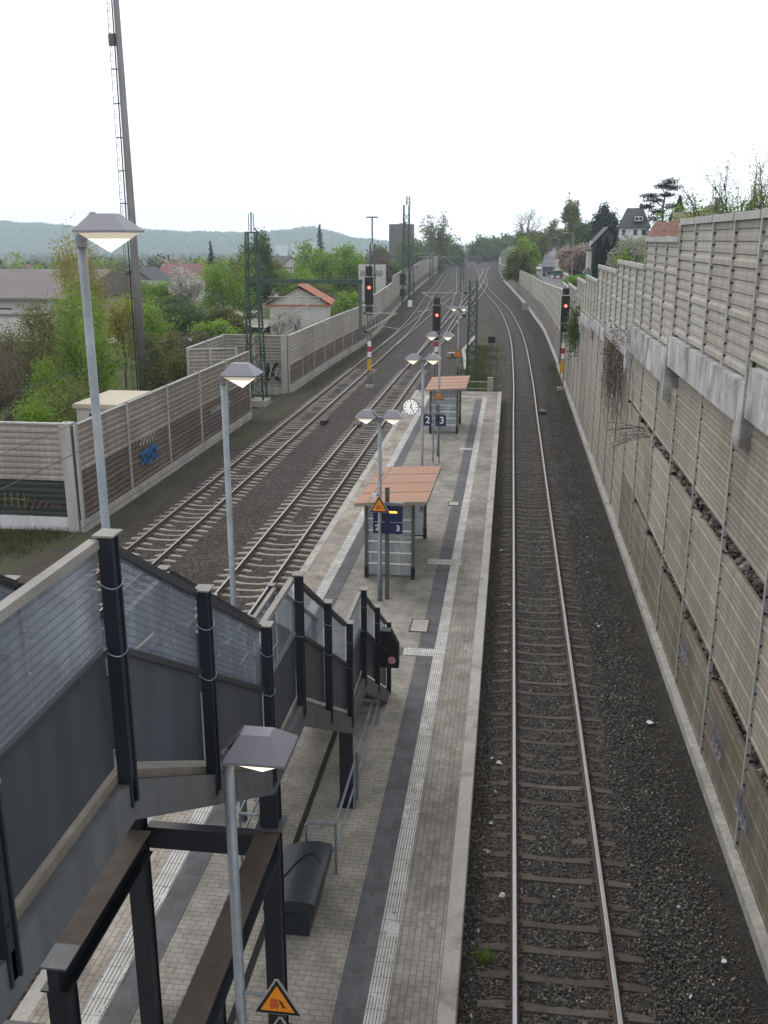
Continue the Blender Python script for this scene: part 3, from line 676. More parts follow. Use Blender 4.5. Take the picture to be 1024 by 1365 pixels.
# ------------------------------------------------------------------ lamps
def head_parts(root, x, y, z, s=1, a=.34, b=.30):
    # square hipped hood, glowing inverted pyramid below; mount edge towards -s
    m = MB(); t = .13
    r0 = [(x-a,y-b,z),(x+a,y-b,z),(x+a,y+b,z),(x-a,y+b,z)]
    r1 = [(p[0],p[1],z+.022) for p in r0]
    xx = x-.03*s
    r2 = [(xx-t,y-t*.62,z+.19),(xx+t,y-t*.62,z+.19),(xx+t,y+t*.62,z+.19),(xx-t,y+t*.62,z+.19)]
    m.add(r0+r1+r2, [(i,(i+1)%4,4+(i+1)%4,4+i) for i in range(4)]+[(4+i,4+(i+1)%4,8+(i+1)%4,8+i) for i in range(4)]+[(8,9,10,11),(3,2,1,0)])
    xm = x-s*a
    m.prism([(xm-.035*s,y-.085,z-.07),(xm-.035*s,y+.085,z-.07),(xm-.035*s,y+.085,z+.03),(xm-.035*s,y-.085,z+.03)],(s*.10,0,0))
    m.prism([(xm-.02*s,y-.06,z+.02),(xx-t*s,y-.07,z+.185),(xx-t*s,y-.07,z+.205),(xm-.02*s,y-.06,z+.055)],(0,.14,0))
    h = m.build('lamp_hood', M['lampgrey'], root)
    q = [(x+i*a*.86,y+j*b*.86,z-.004) for i,j in ((-1,-1),(1,-1),(1,1),(-1,1))]; w_ = [(x+i*a*.60,y+j*b*.60,z-.064) for i,j in ((-1,-1),(1,-1),(1,1),(-1,1))]
    m = MB(); m.add(q+w_, [(i,(i+1)%4,4+(i+1)%4,4+i) for i in range(4)]); m.build('diffuser_rim', M['diffuser_rim'], h)
    m = MB(); m.add(w_+[(x,y,z-.205)], [(0,1,4),(1,2,4),(2,3,4),(3,0,4)]); m.build('diffuser', M['diffuser'], h)
def pole(root, x, y, z0, z1, r0=.066, r1=.048):
    MB().tube([(x,y,z0),(x,y,z0+1.0),(x,y,z0+1.05),(x,y,z1)], [r0,r0,r1*1.05,r1], 14).build('pole', M['galv'], root, smooth=True)
    MB().tube([(x,y,z1-.09),(x,y,z1+.03)], [r1*1.25]*2, 12).build('collar', M['lampgrey'], root)
def single(x, y, z, label, a=.285, b=.27):
    t = thing('platform_lamp', label, 'street lamp', (x,y,.55), 'single headed lamps by the stair')
    pole(t, x, y, .55, z-.06); head_parts(t, x+a+.03, y, z, 1, a, b); return t
single(-4.55,9.95,10.82,'tallest single headed lit lamp, rising behind the upper stair landing post')
single(-4.5,14.6,8.68,'single headed lit lamp standing behind the middle of the stair')
single(-2.3,7.08,6.50,'nearest single headed lit lamp, hood seen from above in front of the stair panels',.27,.26)
dl = []
def double(x, y, z, label):
    t = thing('platform_lamp', label, 'street lamp', (x,y,.55), 'double headed lamps along the platform')
    pole(t, x, y, .55, z-.02, .074, .054)
    head_parts(t, x+.38, y, z, 1, .29, .27); head_parts(t, x-.38, y, z, -1, .29, .27)
    MB().tube([(x-.14,y,z-.03),(x+.14,y,z-.03)], .035, 8).build('cross_arm', M['lampgrey'], t)
    dl.append(t)
double(-3.5,25.76,6.0,'double headed lit lamp nearest the stair, in front of the near shelter')
double(-3.17,35.4,6.45,'double headed lit lamp with the station clock on its pole')
double(-3.26,45.2,6.35,'double headed lit lamp in front of the far shelter')
double(-3.92,74,5.65,'farthest double headed lit lamp, beyond the end of the platform')

# ------------------------------------------------------------------ signs
def tri_sign(x, y, z, wd, label, full=True, group='orange triangular warning signs'):
    t = thing('warning_sign', label, 'warning sign', (x,y,z), group); h = wd*.88
    def T(k, cz): return [(x-wd/2*k, cz-h*.36*k), (x+wd/2*k, cz-h*.36*k), (x, cz+h*.64*k)]
    MB().xz([(x-wd*.47,z-h*.36),(x+wd*.47,z-h*.36),(x+wd*.5,z-h*.30),(x+wd*.04,z+h*.62),(x-wd*.04,z+h*.62),(x-wd*.5,z-h*.30)], y, y+.012).build('plate', M['palewire'], t)
    MB().xz(T(.95,z), y-.003, y-.0005).build('border', M['black'], t)
    MB().xz(T(.72,z), y-.006, y-.0035).build('field', M['signorange'], t)
    yy = y-.009
    m = MB(); u = wd/10
    for x0,x1,z0,z1 in ((-1.35,.25,-1.5,.9),(-1.15,.05,.55,.75)): pass
    m.box(x-1.5*u,x+.25*u,yy,yy+.002,z-1.3*u,z-.55*u).box(x-1.5*u,x+.25*u,yy,yy+.002,z-.35*u,z-.05*u).box(x-1.4*u,x+.15*u,yy,yy+.002,z+.15*u,z+.75*u)
    m.box(x-1.35*u,x-.95*u,yy,yy+.002,z-1.75*u,z-1.42*u).box(x-.3*u,x+.1*u,yy,yy+.002,z-1.75*u,z-1.42*u)
    m.build('train_symbol', M['signred'], t)
    m = MB()
    def L(a,b,w_): m.bar((x+a[0]*u,yy,z+a[1]*u),(x+b[0]*u,yy,z+b[1]*u), w_*u, .002, up=(0,1,0))
    L((.75,.1),(1.25,-.75),.34); L((1.25,-.7),(1.05,-1.4),.22); L((1.22,-.72),(1.85,-1.25),.22); L((.85,-.05),(1.3,.25),.17); L((.85,-.1),(.45,-.45),.17)
    m.tube([(x+.6*u,yy-.001,z+.4*u),(x+.6*u,yy+.002,z+.4*u)], .2*u, 8); m.build('falling_figure', M['black'], t)
    m = MB().tube([(x,y+.013,z),(x,y+.05,z)], .015, 6).box(x-wd*.12,x+wd*.12,y+.0125,y+.03,z-.015,z+.015); m.build('bracket', M['galv'], t)
    return t
tri_sign(-3.5,25.62,3.45,.56,'orange triangular warning sign on the lamp pole before the near shelter')
tri_sign(-3.26,45.05,3.52,.5,'orange triangular warning sign on the lamp pole before the far shelter')
tri_sign(-3.92,73.85,2.2,.8,'small far orange triangular sign on the last lamp pole beyond the platform')
tri_sign(-1.92,7.0,3.93,.45,'large orange triangular sign with train and falling figure low on the nearest lamp pole')
tri_sign(-1.90,7.0,3.52,.42,'orange triangular sign mounted right under the large one on the nearest lamp pole')
for zz in (3.95,3.5): MB().tube([(-2.25,7.05,zz),(-1.95,7.03,zz)], .014, 6).build('sign_arm', M['galv'], bpy.data.objects['platform_lamp.002'])

def numeral(parent, ch, x, y, z, size): moved(text_mb(ch, size, .002), x, y, z).build('numeral', M['whitepaint'], parent)
# near board: display cabinet over a blue number board
t = thing('platform_sign', 'dark blue track board 2 and 3 with lit amber display beside the near shelter', 'platform sign', (-3.3,25.85,.55), 'track number signs')
MB().box(-3.36,-3.24,25.86,25.94,.55,3.95).build('post', M['sheltersteel'], t)
o = MB().box(-3.70,-2.85,25.78,25.855,2.96,3.44).build('display_cabinet', M['navy'], t)
MB().box(-3.72,-2.83,25.76,25.87,3.445,3.53).build('cabinet_hood', M['lampgrey'], o)
m = MB()
for i,(a,b) in enumerate(((0,.03),(.035,.075),(.08,.10),(.105,.14),(.15,.19),(.195,.215))): m.box(-3.22+a,-3.22+b,25.772,25.778,3.22+.004*(i%2),3.285-.006*(i%3))
m.build('display_text', M['amber'], o)
b = MB().box(-3.70,-2.85,25.79,25.85,2.6,2.93).build('number_board', M['navy'], t)
numeral(b,'2',-3.58,25.785,2.765,.24); numeral(b,'3',-2.98,25.785,2.765,.24)
t = thing('platform_sign', 'pair of dark blue track boards 2 and 3 on slim posts before the far shelter', 'platform sign', (-3.4,43.7,.55), 'track number signs')
MB().box(-3.43,-3.35,43.72,43.78,.55,3.1).build('post', M['galv'], t)
MB().bar((-3.16,43.75,2.5),(-3.10,43.75,.56),.05,.05,(0,1,0)).build('stay', M['sheltersteel'], t)
b = MB().box(-3.92,-3.47,43.66,43.715,2.34,2.86).build('number_board', M['navy'], t); numeral(b,'2',-3.66,43.655,2.6,.46)
b = MB().box(-3.30,-2.80,43.66,43.715,2.34,2.86).build('number_board', M['navy'], t); numeral(b,'3',-3.0,43.655,2.6,.46)
m = MB().bar((-3.42,43.7,2.9),(-2.9,43.7,2.9),.05,.05).bar((-3.5,43.7,2.9),(-3.9,43.7,2.9),.05,.05).box(-3.28,-3.12,43.68,43.75,3.0,3.34).bar((-3.25,43.7,2.95),(-3.12,43.7,3.1),.05,.05); m.build('bracket', M['sheltersteel'], t)
# loudspeaker on first double lamp
t = thing('loudspeaker', 'small white loudspeaker on the lamp pole behind the near warning sign', 'loudspeaker', (-3.62,25.8,3.8))
MB().add([(-3.70,25.66,3.70),(-3.58,25.66,3.70),(-3.58,25.66,3.82),(-3.70,25.66,3.82),(-3.67,25.82,3.73),(-3.6,25.82,3.73),(-3.6,25.82,3.79),(-3.67,25.82,3.79)],[(0,3,2,1),(4,5,6,7),(0,1,5,4),(1,2,6,5),(2,3,7,6),(3,0,4,7)]).build('horn', M['whitepaint'], t)
MB().box(-3.6,-3.55,25.74,25.78,3.72,3.78).build('bracket', M['galv'], t)
# clock
t = thing('station_clock', 'round white station clock on the second double lamp pole', 'clock', (-3.62,35.35,4.66))
cx, cy, cz = -3.60, 35.3, 4.66
MB().tube([(cx,cy-.06,cz),(cx,cy+.06,cz)], .31, 28).build('case', M['sheltersteel'], t, smooth=False)
f = MB().tube([(cx,cy-.066,cz),(cx,cy-.061,cz)], .285, 28).build('dial', emis('clock_dial',(1,1,.97),.35), t)
m = MB()
for i in range(12):
    a = i*math.pi/6; r1 = .2 if i%3 else .18
    m.bar((cx+math.sin(a)*r1,cy-.069,cz+math.cos(a)*r1),(cx+math.sin(a)*.262,cy-.069,cz+math.cos(a)*.262),.03,.003,up=(0,1,0))
m.build('hour_marks', M['black'], f)
for nm,deg,L_,w_ in (('hour_hand',12.5,.15,.04),('minute_hand',150,.22,.03)):
    a = R(deg); MB().bar((cx-math.sin(a)*.04,cy-.073,cz-math.cos(a)*.04),(cx+math.sin(a)*L_,cy-.073,cz+math.cos(a)*L_),w_,.003,up=(0,1,0)).build(nm, M['black'], t)
MB().tube([(cx+.30,cy,cz),(-3.19,35.38,cz)], .025, 6).build('arm', M['lampgrey'], t)

# ------------------------------------------------------------------ shelters
def shelter(label, x0, x1, y0, y1, zr, sl):
    t = thing('platform_shelter', label, 'shelter', ((x0+x1)/2,(y0+y1)/2,.55), 'platform shelters')
    xa, xb = x0-.25, x1+.45; ya, yb = y0-.7, y1+1.0; xf = x0+.12
    za = lambda y: zr+sl*(y-ya)/(yb-ya)
    m = MB()
    P = [(xa,ya,za(ya)-.03),(xf,ya,za(ya)),(xb,ya,za(ya)+.10),(xa,yb,za(yb)-.03),(xf,yb,za(yb)),(xb,yb,za(yb)+.10)]
    Q = [(p[0],p[1],p[2]-.07) for p in P]
    m.add(P+Q, [(0,1,4,3),(1,2,5,4),(6,9,10,7),(7,10,11,8),(0,6,7,1),(1,7,8,2),(2,8,11,5),(5,11,10,4),(4,10,9,3),(3,9,6,0)]); rf = m.build('roof', M['orange'], t)
    m = MB()
    for k in (.25,.5,.75):
        y = ya+(yb-ya)*k; m.bar((xf+.02,y,za(y)+.006),(xb-.01,y,za(y)+.106),.035,.02).bar((xa,y,za(y)-.024),(xf-.02,y,za(y)+.006),.03,.02)
    m.bar((xf,ya,za(ya)+.006),(xf,yb,za(yb)+.006),.05,.03); m.build('roof_seam', M['roofedge'], rf)
    m = MB().bar((xa,ya-.012,za(ya)-.06),(xf,ya-.012,za(ya)-.03),.03,.1).bar((xf,ya-.012,za(ya)-.03),(xb,ya-.012,za(ya)+.07),.03,.1).bar((xb+.012,ya,za(ya)+.07),(xb+.012,yb,za(yb)+.07),.03,.1); m.build('fascia', M['roofedge'], rf)
    for x in (x0,x1):
        for y in (y0,y1): MB().box(x-.05,x+.05,y-.05,y+.05,.55,za(y)-.06).build('post', M['sheltersteel'], t)
    for x in (x0,x1):
        for y in (y0,y1): MB().box(x-.06,x+.06,y-.06,y+.06,.551,.95).build('post_foot', M['black'], t)
    def endwall(y):
        g_ = MB().box(x0+.055,x1-.055,y-.008,y+.008,.68,za(y)-.12).build('glass_wall', M['glass_shelter'], t)
        m = MB()
        for k in range(1,6): m.box(x0+.055,x1-.055,y-.014,y-.0085,.68+k*.36-.022,.68+k*.36+.022)
        m.build('white_band', M['whitepaint'], g_)
        MB().box(x0+.055,x1-.055,y-.02,y+.02,.62,.675).build('bottom_rail', M['sheltersteel'], t)
    endwall(y0); endwall(y1)
    g_ = MB().box(x0-.008,x0+.008,y0+.055,y1-.055,.68,za(y0)-.14).build('glass_wall', M['glass_shelter'], t)
    m = MB()
    for k in range(1,6): m.box(x0+.0085,x0+.014,y0+.055,y1-.055,.68+k*.36-.022,.68+k*.36+.022)
    m.build('white_band', M['whitepaint'], g_)
    MB().box(x0-.02,x0+.02,y0+.055,y1-.055,.62,.675).build('bottom_rail', M['sheltersteel'], t)
    b = MB().box(x0+.15,x0+.55,y0+.6,y1-.6,.98,1.02).build('bench_seat', M['galv'], t)
    for y in (y0+.8,y1-.8): MB().box(x0+.3,x0+.38,y-.03,y+.03,.55,.975).build('bench_leg', M['sheltersteel'], t)
shelter('near platform shelter with terracotta roof and striped glass walls', -4.18,-2.72,27.65,31.9,3.16,-.28)
shelter('far platform shelter with terracotta roof near the platform end', -4.12,-2.66,50.8,53.9,3.06,.02)

# platform end fence
t = thing('end_fence', 'pale green tube fence with a concrete post closing the platform end', 'fence', (-2.5,66.9,0))
MB().tube([(-4.6,66.9,1.1),(-1.3,66.9,1.1)], .035, 6).tube([(-4.6,66.9,.62),(-1.3,66.9,.62)], .03, 6).build('rail', pm('pale_green_paint',(.32,.38,.33),.1,2,.6), t)
MB().box(-1.42,-1.02,66.75,67.05,-.3,1.42).build('concrete_post', M['concrete'], t)
for x in (-2.9,-4.5): MB().tube([(x,66.9,-.2),(x,66.9,1.1)], .035, 6).build('upright', M['galv'], t)

# ------------------------------------------------------------------ signals
def signal(x, y, zt, s, label, red_z, plate=True):
    t = thing('railway_signal', label, 'railway signal', (x,y,-.3), 'railway signals showing red')
    zm0, zm1 = red_z-1.25*s, red_z+.75*s
    m = MB().bar((x-.12,y,-.3),(x-.12,y,zm1),.07,.07,(0,1,0)).bar((x+.12,y,-.3),(x+.12,y,zm1),.07,.07,(0,1,0))
    for k in range(int((zm1+.3)/.6)): z = -.1+k*.6; m.bar((x-.1,y,z),(x+.1,y,z+.3),.03,.03,(0,1,0))
    m.build('post', M['boom'], t)
    h = MB().box(x-.32*s,x+.32*s,y-.2,y-.08,zm0,zm1).build('signal_board', M['black'], t)
    MB().tube([(x+.02,y-.25,red_z),(x+.02,y-.205,red_z)], .11*s, 14).build('red_lamp', M['redlight'], h)
    m = MB()
    for dx,dz in ((-.18,.4),(.18,.4),(-.18,-.5),(.18,-.5),(0,-.95)): m.tube([(x+dx*s,y-.3,red_z+dz*s),(x+dx*s,y-.205,red_z+dz*s)], .085*s, 10)
    m.build('lens_hood', M['black'], h)
    MB().box(x-.25*s,x+.25*s,y-.18,y-.08,zm1+.08,zt).build('upper_indicator', M['black'], t)
    MB().box(x-.27*s,x+.27*s,y-.18,y-.08,zm0-.75*s,zm0-.12).build('lower_indicator', M['black'], t)
    if plate:
        z = min(2.9,zm0-.9)
        MB().box(x-.14,x+.14,y-.075,y-.05,z+.05,z+.45).build('white_plate', M['whitepaint'], t)
        MB().box(x-.14,x+.14,y-.075,y-.05,z-.35,z+.04).build('red_plate', M['red'], t)
        MB().box(x-.14,x+.14,y-.075,y-.05,z-.75,z-.36).build('white_plate', M['whitepaint'], t)
        MB().box(x-.17,x+.17,y-.075,y-.05,z-1.75,z-.9).build('yellow_plate', M['yellow'], t)
    MB().box(x-.3,x+.3,y-.3,y+.3,-.3,.02).build('foot', M['concrete'], t)
    return t
signal(-10.5,71.6,8.85,1.0,'tall red signal between the two left tracks, dark lattice post with yellow plate',7.3)
signal(-5.75,76,6.35,.98,'red signal standing between the platform end and the left tracks',5.0)
signal(4.0,72.3,7.3,.95,'red signal on the right against the tall noise wall',6.05)
t = thing('railway_signal', 'small distant unlit signal in front of the left noise barrier', 'railway signal', (-14.6,131,-.3))
MB().bar((-14.6,131,-.3),(-14.6,131,6.2),.16,.16,(0,1,0)).build('post', M['boom'], t)
MB().box(-15,-14.2,130.8,130.9,4.8,6.3).box(-14.95,-14.3,130.8,130.9,3.3,4.3).build('signal_board', M['black'], t)
MB().box(-13.9,-13.3,130.9,130.96,1.9,2.8).build('white_plate', M['whitepaint'], t)
t = thing('track_signal', 'small black dwarf signal box on a thin stake in the grass strip', 'signal', (-1.45,80,-.2))
MB().bar((-1.45,80,-.3),(-1.45,80,2.5),.07,.07,(0,1,0)).build('stake', M['boom'], t)
MB().box(-1.75,-1.15,79.9,80.05,2.45,3.0).build('housing', M['black'], t)

# ------------------------------------------------------------------ masts
def lattice(mb, x, y, z0, z1, w0, w1, step=.9, r=.05):
    c = lambda z: (w0+(w1-w0)*(z-z0)/(z1-z0))/2
    for a, b in ((-1,-1),(1,-1),(1,1),(-1,1)):
        mb.bar((x+a*c(z0),y+b*c(z0),z0),(x+a*c(z1),y+b*c(z1),z1), r*2, r*2, (0.3,1,0))
    z = z0; k = 0
    while z+step <= z1:
        for (a0,b0),(a1,b1) in (((-1,-1),(1,-1)),((1,-1),(1,1)),((1,1),(-1,1)),((-1,1),(-1,-1))):
            if k%2: a0,b0,a1,b1 = a1,b1,a0,b0
            mb.bar((x+a0*c(z),y+b0*c(z),z),(x+a1*c(z+step),y+b1*c(z+step),z+step), r*1.1, r*1.1, (.2,.3,.9))
        z += step; k += 1
t = thing('catenary_mast', 'tall green lattice mast with long boom in front of the left barrier return wall', 'overhead line mast', (-17.6,65,-.4), 'overhead line masts')
m = MB(); lattice(m,-17.6,65,-.3,11.2,1.15,.62); m.build('mast', M['greenmast'], t)
m = MB().tube([(-17.6,65,11.2),(-17.55,65,12.5)], .05, 6).bar((-17.95,65,11.2),(-17.25,65,11.2),.5,.1).tube([(-17.75,65,11.3),(-17.75,65,12.4),(-17.4,65,12.4),(-17.4,65,11.3)], .03, 5).tube([(-17.4,65,11.5),(-16.8,65,10.9),(-16.3,65,10.7)], .05, 5); m.build('top_fitting', M['boom'], t)
m = MB().bar((-17.6,65,8.0),(-10.0,65,8.0),.22,.28); m.build('boom', M['greenmast'], t)
MB().bar((-10.15,65,8.0),(-10.15,65,4.1),.2,.2,(0,1,0)).build('drop_post', M['boom'], t)
def cantilever(root, xs, xe, y, zl, zu):
    m = MB().tube([(xs,y,zu),(xe,y,zu+.02)], .035, 6).tube([(xs,y,zl),(xe+.1*(xs-xe)/abs(xs-xe),y,zu)], .045, 6).tube([(xs+(xe-xs)*.45,y,zl+.42*(zu-zl)),(xe-(xs-xe)*.08,y,zl+.25*(zu-zl))], .025, 6)
    m.build('cantilever', M['palewire'], root)
    d = (xe-xs)*.07
    MB().tube([(xs+d,y,zl+(zu-zl)*.07),(xs+2*d,y,zl+(zu-zl)*.14)], .085, 8).build('insulator', M['gap'], root); MB().tube([(xs+d*.6,y,zu),(xs+d*1.6,y,zu)], .07, 8).build('insulator', M['gap'], root)
cantilever(t,-17.1,-12.7,65,4.6,6.95); cantilever(t,-10.05,-7.6,65,4.5,5.9)
m = MB().box(-18.4,-16.8,64.2,65.8,-.6,-.15); m.build('foundation', M['concrete'], t)
t = thing('catenary_mast', 'green lattice mast in the grass strip just past the platform end', 'overhead line mast', (-3.0,78,-.2), 'overhead line masts')
m = MB(); lattice(m,-3.0,78,-.2,7.6,.78,.55,.8,.05); m.build('mast', M['greenmast'], t)
cantilever(t,-3.3,-7.2,78,4.6,6.6)
t = thing('catenary_mast', 'distant lattice mast standing in line with the brown block, spire far above it', 'overhead line mast', (-18.6,172,-.4), 'overhead line masts')
m = MB(); lattice(m,-18.6,172,-.4,16.5,1.2,.9,1.3,.08); m.build('mast', M['greenmast'], t)
m = MB(); lattice(m,-18.3,172,16.5,18.0,.6,.5,.7,.05); m.build('spire', M['boom'], t)
cantilever(t,-18,-13.5,172,6,8.4)
t = thing('catenary_mast', 'distant dark mast with a T shaped top behind the tall left signal', 'overhead line mast', (-21.5,150,-.4), 'overhead line masts')
m = MB(); lattice(m,-21.5,150,-.4,10,.9,.6,1.2,.06); m.bar((-21.5,150,10),(-21.5,150,14.0),.2,.2,(0,1,0)).bar((-22.4,150,14.0),(-20.6,150,14.0),.2,.2); m.build('mast', M['boom'], t)
m = MB().bar((-21.5,150,8.2),(-17.6,150,8.2),.3,.3); m.build('boom', M['boom'], t)
t = thing('catenary_mast', 'thin distant mast right of the tall grey poplar', 'overhead line mast', (-20.5,250,-.4), 'overhead line masts')
m = MB(); lattice(m,-20.5,250,-.4,15.0,.9,.5,1.5,.08); m.build('mast', M['boom'], t)
t = thing('catenary_mast', 'distant mast between the crossing tracks with pale arms to both sides', 'overhead line mast', (-10.3,205,-.3), 'overhead line masts')
m = MB(); lattice(m,-10.3,205,-.3,8.6,.8,.5,1.2,.06); m.build('mast', M['greenmast'], t)
cantilever(t,-10.6,-14.2,205,5.0,7.2); cantilever(t,-10.0,-6.4,205,5.0,7.2)
t = thing('catenary_mast', 'thin distant mast by the left barrier bend, its pale arm over the leftmost track', 'overhead line mast', (-19.0,185,-.3), 'overhead line masts')
m = MB(); lattice(m,-18.9,185,-.3,9.0,.8,.5,1.2,.06); m.build('mast', M['boom'], t)
cantilever(t,-18.6,-12.4,185,5.4,7.6)
# wires
for xs, lab in (([(-12.7,-5),(-12.7,65),(-12.75,118),(-15.6,184),(-18.6,262)],'contact and messenger wires hung over the leftmost track'),([(-8.0,-5),(-7.6,65),(-7.4,78),(-8,130),(-7.9,220)],'contact and messenger wires hung over the track left of the platform')):
    m = MB()
    for z, r in ((5.5,.011),(6.95,.010)): m.tube([(x,y,z) for x,y in xs], r, 4)
    tag(m.build('overhead_wire', M['wire'], loc=(xs[1][0],65,5.5)), lab, 'overhead wire', 'overhead wires')
# tall tubular mast
t = thing('radio_mast', 'very tall grey tubular mast with side cable ladder behind the left barrier', 'mast', (-26,65,-.6))
MB().tube([(-25.95,65,-.8),(-25.95,65,10),(-26.0,65,31)], [.34,.27,.165], 18).build('shaft', M['mastcon'], t, smooth=True)
m = MB()
for z in (-.7,31): pass
m.tube([(-26.78,64.9,-.7),(-26.52,64.9,31)], .022, 5).tube([(-26.62,64.9,-.7),(-26.38,64.9,31)], .014, 5)
for k in range(72): z = -.4+k*.43; m.bar((-26.78+.0082*z,64.9,z),(-26.62+.0076*z,64.9,z),.02,.03)
for k in range(15): z = .5+k*2.1; m.bar((-26.78+.0082*z,64.9,z),(-26.05,64.9,z),.05,.07)
m.box(-26.6,-26.15,64.75,65,22.9,23.6); m.build('cable_ladder', M['boom'], t)
m = MB().tube([(-26.3+.006*k,64.68,-.7+k) for k in range(32)], .05, 6); m.build('cable', M['black'], t)
t = thing('cable_cabinet', 'low cream cable cabinet with flat lid behind the left barrier', 'cabinet', (-18.6,42,-.6))
MB().box(-19.5,-17.6,40.6,44.5,-.7,3.35).build('body', M['render'], t); MB().box(-19.62,-17.48,40.5,44.65,3.352,3.55).build('lid', pm('cream_lid',(.52,.46,.36),.1,1,.7), t)
MB().box(-18.9,-18.2,40.58,40.597,2.6,3.1).build('vent', M['black'], t)

# ------------------------------------------------------------------ noise barriers
def panel_mb(p0, p1, z0, z1, nrm, pitch=.24, depth=.05, big=4, bigd=.03, round_top=False):
    """corrugated acoustic panel between two foot points"""
    prof = []; z = z0; k = 0
    while z < z1-.03:
        h = min(pitch, z1-z); e = bigd if (big and k%big == 0) else 0
        prof += [(0.0,z),(depth+e,z+.10*h),(depth+e,z+.50*h),(.018,z+.74*h),(.018,z+.97*h)]
        z += h; k += 1
    prof.append((0.0,z1))
    if round_top: prof += [(-.03,z1+.01),(-.10,z1)]
    mb = MB(); n = len(prof); vs = []
    for p in (p0, p1):
        for d, zz in prof: vs.append((p[0]+nrm[0]*d, p[1]+nrm[1]*d, zz))
    mb.add(vs, [(i, n+i, n+i+1, i+1) for i in range(n-1)])
    # back closing sheet
    bk = [(p[0]-nrm[0]*.1, p[1]-nrm[1]*.1, zz) for p in (p0,p1) for zz in (z0,z1)]
    mb.add(bk, [(0,1,3,2)])
    b2 = [(p[0]+nrm[0]*d, p[1]+nrm[1]*d, z1) for p in (p0,p1) for d in (0,-.1)]
    mb.add(b2, [(0,1,3,2)])
    return mb
def hpost(p, nrm, z0, z1, w_=.14, d=.10, pitch=0):
    """solid-faced steel post; slot 1 holds the dark rubber notches along its edges"""
    mb = MB(); c = Vector((p[0]+nrm[0]*d*.5, p[1]+nrm[1]*d*.5, 0))
    mb.bar((c.x,c.y,z0),(c.x,c.y,z1), w_, d+.008, up=(nrm[0],nrm[1],0))
    if pitch:
        t = Vector((-nrm[1], nrm[0],0)); z = z0+.25
        while z < z1-.1:
            for s in (-1,1):
                q = Vector((p[0]+nrm[0]*(d-.035),p[1]+nrm[1]*(d-.035),z))+t*s*(w_/2+.012); mb.box(q.x-.02,q.x+.02,q.y-.010,q.y+.010,z-.022,z+.018,1)
            z += pitch
    return mb
# --- right: upper barrier on the stepped concrete beam
XN = 4.5; NR = (-1,0)
STEP = [(5.5,11.27),(27.12,10.83),(33.8,9.93),(42.1,9.5),(51.2,8.72),(59.0,8.3),(67.0,7.5),(77.0,7.2),(86,0)]
def utop(y):
    z = STEP[0][1]
    for (a,b) in STEP:
        if y >= a-.01: z = b
    return z
BEAM = [(5.5,17.8,8.53,7.62),(17.8,26.8,8.2,7.42),(26.8,35.9,7.78,6.85),(35.9,44.4,7.2,6.55),(44.4,52.6,6.72,6.2),(52.6,60.2,6.4,5.95),(60.2,68,6.0,5.6),(68,77,5.5,5.0),(77,86,5.1,4.7)]
ub = thing('noise_barrier', 'upper grey ribbed noise barrier stepping down along the concrete beam on the right', 'noise barrier', (4.5,45,8), 'noise barriers')
ys = [5.5]; 
ends = [27.12,33.8,42.1,51.2,59.0,67.0,77.0,86.0]
cur = 5.5
pys = []
prev = 5.5
for e in ends:
    n = round((e-prev)/2.16); pys += [prev+(e-prev)*i/n for i in range(n)]; prev = e
pys.append(86.0)
for i, (a, b) in enumerate(zip(pys, pys[1:])):
    mid = (a+b)/2; zb = [q for q in BEAM if q[0] <= mid < q[1]][0][2]
    zt = utop(mid)
    panel_mb((XN,a+.05),(XN,b-.05), zb+.05, zt-.16, NR, .245, .03, 4, .024).build('panel', M['nb_up'], ub)
    MB().box(XN-.12,XN+.02,a+.05,b-.05,zt-.155,zt).build('coping', M['nb_post'], ub)
    zp = max(utop(a-.2), utop(a+.2)) if i else zt
    hpost((XN,a), NR, zb-.02, zp+.02, .10, .085, .245 if a < 52 else 0).build('post', [M['nb_post'],M['gap']], ub)
# --- stepped beam
cbm = thing('retaining_beam', 'streaked white concrete beam stepping down under the upper right barrier', 'concrete beam', (4.4,45,7))
for a,b,zt,zb in BEAM:
    m = MB().box(4.30,4.95,a+.06,b,zb,zt); m.box(4.27,4.95,b-.06+.062,b+.05,zb+.02,zt-.03)
    o = m.build('beam_segment', M['whitecon'], cbm)
    m = MB().box(4.26,4.8,a+.005,a+.42,zb-.38,zt+.03); m.build('pillar', M['whitecon'], o)
    m = MB().box(4.34,4.8,a+.425,a+.95,zb-.34,zb-.004); m.build('pillar_side', M['coping'], o)  # grey concrete side block next to the pillar, below the beam
# --- right: lower barrier in three leaning tiers
lb = thing('noise_barrier', 'lower beige ribbed barrier in three tiers with dark rubble gaps beside the right track', 'noise barrier', (4.5,45,0), 'noise barriers')
lp = [5.6+3.36*i for i in range(24)]
for i, (a, b) in enumerate(zip(lp, lp[1:])):
    mid = (a+b)/2; zb = [q for q in BEAM if q[0] <= min(mid,85.9) < q[1]][0][3]
    # ground-level gap shrinks with distance, closed beyond Y=36
    k = max(0, min(1, (37.5-mid)/12))
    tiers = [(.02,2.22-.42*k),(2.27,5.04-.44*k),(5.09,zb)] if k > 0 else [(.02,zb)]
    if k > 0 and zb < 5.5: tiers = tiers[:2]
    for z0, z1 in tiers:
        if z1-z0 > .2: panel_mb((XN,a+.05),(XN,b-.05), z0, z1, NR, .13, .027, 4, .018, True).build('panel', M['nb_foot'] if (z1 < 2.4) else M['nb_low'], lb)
    hpost((XN,a), NR, -.1, zb, .07, .07, .30 if a < 50 else 0).build('post', [M['nb_post'],M['gap']], lb)
MB().box(4.70,4.8,5.6,86,-.3,5.0).box(4.70,4.8,5.6,60,5.0,5.6).box(4.70,4.8,5.6,36,5.6,7.6).build('shade_backing', M['gap'], lb)  # near-black sheet, its colour stands in for shadow in the panel gaps
